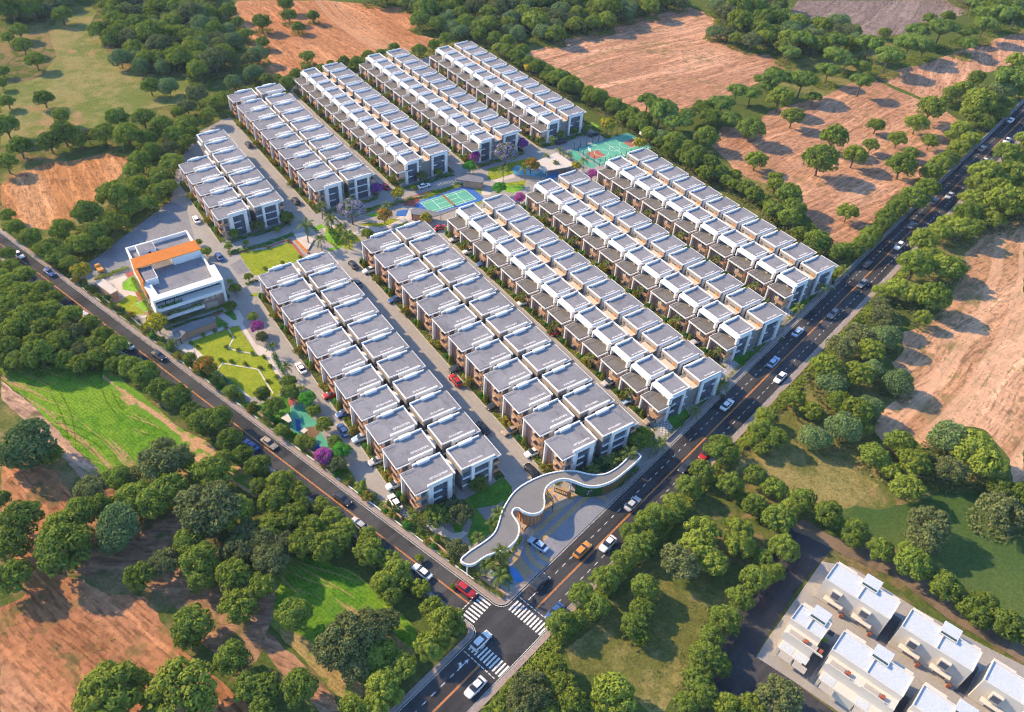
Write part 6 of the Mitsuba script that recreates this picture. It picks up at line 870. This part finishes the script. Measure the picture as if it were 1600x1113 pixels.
# clipped bushes and flower shrubs in front of the villas
cone = np.array([[0, 0, .5, .5], [0, 0, 1.0, .46], [0, 0, 1.5, .36], [0, 0, 1.95, .2]])
shapegroup('g_cone', [('foliage', crown(41, cone, 700, .11, flat=1.0, jit=.5), 'leaf_bright')])
shapegroup('g_round', [('foliage', crown(42, lobes_round(42, 6, .4, .55, .35, .35), 500, .12), 'leaf_bed')])
lob = lobes_round(43, 9, .7, .55, .4, .35)
shapegroup('g_mixed', [('foliage', crown(43, lob, 520, .12), 'leaf_mid'), ('blossom', crown(44, lob, 170, .10), 'bloom_red')])
shapegroup('g_topiary', [('foliage', crown(45, lobes_round(45, 6, .5, .5, .4, .4), 420, .12), 'leaf_dark')])
for gi, (g, x, yy, where) in enumerate(COLS):
    if 'left' not in g: continue
    xo = -11.35 if g == 'g_left' else -10.95
    for k, y in enumerate(yy):
        n = len(yy) - k; s = 1.15 if g == 'g_left' else 1.0
        if (k + gi) % 2 == 0 or 'step' in g:
            inst('clipped_bush', 'g_cone', x + xo, y - 2.3, .1, k * 50, (1.25 * s, 1.25 * s, 1.15 * s), label=f'tall clipped bush, {nth(n)} from the front along the {where}', cat='bush', group='clipped bushes along the ' + where)
            inst('round_bush', 'g_round', x + xo, y - .6, .1, k * 70, 1.3 * s, label=f'low round bush, {nth(n)} from the front along the {where}', cat='bush', group='round bushes along the ' + where)
        if (k + gi) % 2 == 1:
            inst('flowering_shrub', 'g_mixed', x + xo, y - 3.4, .1, k * 40, (1.35 * s, 2.0 * s, 1.7 * s), label=f'red flowering shrub, {nth(n)} from the front along the {where}', cat='shrub', group='flowering shrubs along the ' + where)
pk = 0
for gi, (g, x, yy, where) in enumerate(COLS):
    if g != 'g_step_left': continue
    for k, y in enumerate(yy):
        if (k + gi) % 2: pk += 1; inst('garden_palm', PALM[k % 2], x - 10.5, y - 4.4, .1, k * 57, 3.6, label=f'small garden palm, {nth(len(yy) - k)} villa from the front along the {where}', cat='palm tree', group='garden palms along the ' + where)
hb = 0
for u in np.arange(-102, 62, 2.6):
    for v in (-5.6, -6.8):
        if (int(u * 7 + v * 13) % 5) < 3:
            hb += 1; inst('boundary_bush', ('g_round', 'g_cone', 'g_mixed', 'g_topiary')[hb % 4], *LP(u + (hb % 3) * .5, v), .1, hb * 37, 1.0 + .35 * (hb % 3), label=f'garden bush inside the two-lane road boundary, {nth(hb)} from the crossing', cat='bush', group='bushes inside the boundary of the two-lane road')
for i, (x, y) in enumerate(S['topiary']): inst('topiary_bush', 'g_topiary', x, y, .1, i * 33, .85, label=f'small dark topiary bush on the lawn, {nth(i + 1)} of the lawn bushes', cat='bush', group='small dark bushes on the lawns')
# planting beds, hedges, roadside shrubs: leaves nobody could count
def bed(name, poly, per, h0, h1, size, mat, label, seed, kind='stuff', low=.1, cat=None):
    r = np.random.default_rng(seed); P = poly if isinstance(poly, (Polygon, MultiPolygon)) else Polygon(poly).buffer(0)
    n = int(P.area * per * 1.25); x0, y0, x1, y1 = P.bounds; pts = r.uniform((x0, y0), (x1, y1), (int(n * (x1 - x0) * (y1 - y0) / P.area) + 10, 2))
    pts = pts[shapely.contains_xy(P, pts[:, 0], pts[:, 1])][:n]
    hh = meshkit.fbm(np.c_[pts * .45, np.full(len(pts), seed)], 3, seed); hh = np.clip((hh - .25) * 2, 0, 1)
    z = low + h0 + (h1 - h0) * hh * r.uniform(.35, 1.0, len(pts))
    nn = r.normal(size=(len(pts), 3)) * .55 + [0, 0, 1]; nn /= np.linalg.norm(nn, axis=1, keepdims=True)
    v, f = leaf_quads(np.c_[pts, z], nn, size, r)
    return put(name, (v, f), mat, label, kind=kind)
for i, p in enumerate(S['beds']): bed('planting_bed', p, 16, .1, 1.1, .26, 'leaf_bed' if i % 3 else 'leaf_mid', 'dense low planting of leafy shrubs and ground cover', 100 + i)
for i, (a, q) in enumerate(S['planters']):
    a, q = np.array(a), np.array(q); d = (q - a) / np.hypot(*(q - a)); n = np.array([-d[1], d[0]]); n = n if n @ Ln > 0 else -n
    k = bed('planter_hedge', Polygon([a + n * .1, q + n * .1, q + n * .95, a + n * .95]), 60, .2, 1.3, .16, 'leaf_bright', f'clipped yellowish hedge in front of the planter wall, {nth(len(S["planters"]) - i)} from the crossing', 140 + i, kind=None); tag(k, cat='hedge', group='hedges of the roadside planters')
LG = unary_union([strip(LP, -104, 62, -7.2, -4.8)]); bed('verge_planting', LG, 22, .05, 1.1, .24, 'leaf_mid', 'mixed low shrubs inside the boundary of the two-lane road', 160)
bed('roadside_shrubs', strip(RP, -260, 330, -9.3, -6.4), 12, .1, 1.4, .34, 'leaf_bright', 'strip of low bright shrubs along the four-lane road', 161, low=0)
bed('roadside_shrubs', strip(RP, 47, 300, 5.8, 8.6), 10, .1, 1.3, .34, 'leaf_mid', 'low shrubs behind the grey roadside wall', 162, low=0)
bed('roadside_shrubs', strip(RP, -50, 45, 6.7, 8.0), 10, .05, .7, .2, 'leaf_dark', 'low dark planting between the villas and the four-lane road', 163)
bed('verge_grass', strip(LP, -110, 120, 4.6, 7.5), 9, .02, .5, .26, 'leaf_olive', 'rough grass and weeds along the outer verge of the two-lane road', 164, low=0)
for i, (x0, x1, y0, y1, g) in enumerate(GARD): bed('garden_planting', sbox(x0 + .1, y1, x1 - .6, y0), 9, .02, .8, .22, 'leaf_bed' if i % 2 else 'leaf_mid', 'low garden plants in the front strip of a villa column', 240 + i)
for i, (bx, lw, h1) in enumerate((((-41.5, 0.9, -22.5, 2.0), .1, .9), ((-41.5, -1.2, -24.0, -.1), .1, .8), ((-41.2, 1.15, -28.8, 2.6), 3.1, .7), ((-41.2, 1.1, -34, 2.4), 6.5, .7), ((-43.6, 2, -42.3, 30), .1, 1.2), ((-21.0, 4, -19.6, 30), .1, 1.1))):
    bed('planting_bed', sbox(*bx), 26, .05, h1, .2, 'leaf_bed' if i % 2 else 'leaf_mid', 'hedge like planting along the clubhouse', 300 + i, low=lw)
for i, (x0, x1, y0, y1) in enumerate([(55.6, 79, 33.0, 35.0), (88, 111, 33.0, 35.0), (120, 143, 33.6, 35.6), (24, 46.5, 32.4, 34.2), (-11, 12, 32.6, 34.4), (-10.5, 12, .6, 1.9), (24, 46.5, 1.0, 2.4), (56, 79, 1.6, 3.0), (88, 111, 1.6, 3.0), (120, 143, 2.0, 3.4), (55, 80, 25.2, 26.6), (46, 57, 25.5, 27.5)]):
    bed('end_hedge', sbox(x0, y0, x1, y1), 22, .1, 1.5, .22, 'leaf_dark' if i % 2 else 'leaf_bed', 'hedge and shrubs along the end walls of the villa rows', 320 + i)
# undergrowth below belts and woods
for i, (where, lst) in enumerate(D['trees'].items()):
    P = unary_union([Point(x, y).buffer(R * 1.15) for x, y, R, kd in lst]).difference(ROAD.buffer(1.5)).difference(SITE)
    if P.area and not any(w in where for w in ('standing', 'top left', 'row beside', 'around')): bed('undergrowth', P, 2.6, .05, 1.3, .42, 'leaf_dark' if i % 2 else 'leaf_olive', 'low undergrowth and weeds below the trees ' + where, 170 + i, low=0)
def tufts(name, nm, per, size, mat, lab, seed, h=.3): bed(name, ragged(D['fields'][nm], 1.8, list(D['fields']).index(nm) + 1), per, .01, h, size, mat, lab, seed, low=0)
tufts('field_weeds', 'tan_low', .30, .22, 'leaf_olive', 'sparse weeds on the lower right bare field', 201)
tufts('field_weeds', 'brown_low', .16, .22, 'leaf_mid', 'sparse green weeds on the ploughed soil', 202)
tufts('crop_leaves', 'green_crop', 3.0, .2, 'crop_leaf', 'short bright crop leaves', 203, .25) if 'crop_leaf' in scene else None
tufts('field_weeds', 'pale_lawn', 1.2, .2, 'leaf_olive', 'grass tufts on the olive clearing', 204); tufts('field_weeds', 'pale_lawn_b', 1.2, .2, 'leaf_olive', 'grass tufts on the khaki grass', 205)

# ------------------------------------------------------------------ cars
CARCOL = {'white': (.75, .75, .74), 'silver': (.45, .45, .46), 'dark': (.035, .038, .045), 'grey': (.20, .20, .21), 'black': (.015, .015, .017), 'red': (.42, .02, .02), 'orange': (.62, .25, .03), 'blue': (.04, .10, .30), 'lightblue': (.36, .50, .68), 'tan': (.36, .28, .20)}
for c_, v in CARCOL.items(): glossy('car_paint_' + c_, v, .3, .5, 0.0, clearcoat=.8, clearcoat_gloss=.9)
glossy('car_glass', (.02, .026, .035), .06, .7); glossy('tyre', (.02, .02, .02), .8, .2); glossy('lamp_clear', (.7, .7, .68), .15, .6); glossy('lamp_red', (.4, .01, .01), .2, .6)
def loft(st):
    """st: (x, half width, z0, z1, tuck) sections -> closed skin"""
    V, n = [], 12
    for x, w, z0, z1, tk in st:
        h = z1 - z0
        pr = [(-w * .9, z0), (-w, z0 + h * .25), (-w, z0 + h * .55), (-w * (1 - tk * .4), z0 + h * .85), (-w * (1 - tk), z1), (-w * .4 * (1 - tk), z1 + h * .02)]
        pr = pr + [(-a, b) for a, b in pr[::-1]]; V += [(x, a, b) for a, b in pr]
    V = np.array(V); F = []; m = len(st)
    for i in range(m - 1):
        for j in range(n): a, b = i * n + j, i * n + (j + 1) % n; F += [(a, b, b + n), (a, b + n, a + n)]
    for base, fl in ((0, 1), ((m - 1) * n, -1)):
        for j in range(1, n - 1): F.append((base, base + j + 1, base + j) if fl > 0 else (base, base + j, base + j + 1))
    return V, np.array(F)
def car_parts(col, suv=False):
    b = .18 if suv else 0.0; paint = 'car_paint_' + col
    body = loft([(-2.38, .70, .42, .78 + b, .2), (-2.28, .86, .30, .90 + b, .12), (-1.7, .92, .26, .98 + b, .1), (-.9, .94, .25, 1.0 + b, .1), (.6, .94, .25, .97 + b, .1), (1.25, .92, .26, .92 + b, .14), (1.95, .88, .28, .80 + b, .2), (2.3, .78, .34, .68 + b, .3), (2.4, .55, .42, .60 + b, .3)])
    x0 = -2.15 if suv else -1.75
    cab = loft([(x0, .74, .95 + b, 1.02 + b, .1), (x0 + .45, .80, .95 + b, 1.36 + b, .22), (-.5, .82, .95 + b, 1.44 + b, .24), (.25, .80, .95 + b, 1.40 + b, .24), (1.05, .76, .92 + b, .96 + b, .1)])
    roof = loft([(x0 + .5, .58, 1.35 + b, 1.40 + b, .1), (-.5, .62, 1.42 + b, 1.48 + b, .1), (.22, .58, 1.38 + b, 1.43 + b, .1)])
    P = [('body', body, paint, 35), ('cabin_glass', cab, 'car_glass', 35), ('roof', roof, paint, 35)]
    for sx in (-1.45, 1.45):
        for sy in (-1, 1): P.append(('wheel', MB().tube((sx, sy * .72, .33), (sx, sy * .96, .33), .33, n=14), 'tyre', 40))
    for sy in (-1, 1): P += [('headlight', MB().box(2.12, 2.36, sy * .62 - .14, sy * .62 + .14, .62 + b, .72 + b), 'lamp_clear'), ('tail_light', MB().box(-2.36, -2.24, sy * .66 - .13, sy * .66 + .13, .70 + b, .84 + b), 'lamp_red')]
    return P
made = {}
def car(x, y, ang, col, suv, label, grp):
    g = f'g_car_{col}_{int(suv)}'
    if g not in made: made[g] = shapegroup(g, car_parts(col, suv))
    inst('parked_car' if 'parked' in grp else 'car', g, x, y, .1, ang, 1.06, label=label, cat='car', group=grp)
RA, LA = 14.87, 108.1
nm_of = {'lightblue': 'light blue', 'dark': 'dark grey', 'grey': 'mid grey', 'silver': 'silver grey'}
cn = {}
for i, (x, y, c_, h) in enumerate(S['cars']):
    p = np.array((x, y)); nm = nm_of.get(c_, c_)
    if h == 'R': t = (p - Rc) @ Rn; s = (p - Rc) @ Rd; ang = RA if t > 0 else RA + 180; where, grp = 'on the four-lane road', 'cars on the four-lane road'
    elif h == 'L': t = (p - Lc) @ Ln; ang = LA if t > 0 else LA + 180; where, grp = 'on the two-lane road', 'cars on the two-lane road'
    elif h == 'P': ang = 108; where, grp = 'on the entrance plaza', 'cars in the estate'
    else: ang = 90 if h == 'Y' else 0; where, grp = 'in a lane of the estate', 'cars in the estate'
    cn[(nm, where)] = cn.get((nm, where), 0) + 1; n = cn[(nm, where)]
    tot = sum(1 for q in S['cars'] if q[2] == c_ and q[3] == h)
    car(x, y, ang, c_, i % 3 == 1, f'{nm} car {where}' + (f', {nth(n)} in view' if tot > 1 or h in 'XY' else ''), grp)
for i, (x, y, c_) in enumerate(S['driveway_cars']):
    car(x, y, 180, c_, i % 2 == 0, f'{nm_of.get(c_, c_)} car parked in a villa carport, {nth(i + 1)} of the parked cars', 'cars parked at the villas')
k = thing('utility_cart', 'small orange utility cart on the grey yard behind the clubhouse', 'cart')
M = np.eye(4); M[:3, 3] = (-50.9, 39.9, .1); a = math.radians(100); M[:2, :2] = [[math.cos(a), -math.sin(a)], [math.sin(a), math.cos(a)]]
v, f = loft([(-2, .8, .3, 1.0, .05), (-1.9, .9, .3, 1.1, .05), (.6, .9, .3, 1.1, .05), (.7, .9, .3, 1.7, .2), (1.5, .85, .3, 1.7, .25), (1.9, .8, .3, .9, .1)]); part(k, 'body', (v @ M[:3, :3].T + M[:3, 3], f), 'car_paint_orange')
for sx in (-1.2, 1.2):
    for sy in (-1, 1):
        w = MB().tube((sx, sy * .7, .3), (sx, sy * .95, .3), .3, n=10).mesh(); part(k, 'wheel', (w[0] @ M[:3, :3].T + M[:3, 3], w[1]), 'tyre')
# ------------------------------------------------------------------ air
scene['haze_air'] = {'type': 'homogeneous', 'albedo': {'type': 'rgb', 'value': [.95, .95, .95]}, 'sigma_t': {'type': 'rgb', 'value': [.00005, .00006, .00008]}}
scene['haze'] = {'type': 'cube', 'to_world': T().translate([200, 300, 82]).scale([1200, 1100, 84]), 'bsdf': {'type': 'null'}, 'interior': ref('haze_air')}
tag('haze', kind='stuff', label='thin pale air over the whole scene')
scene['camera']['medium'] = ref('haze_air')
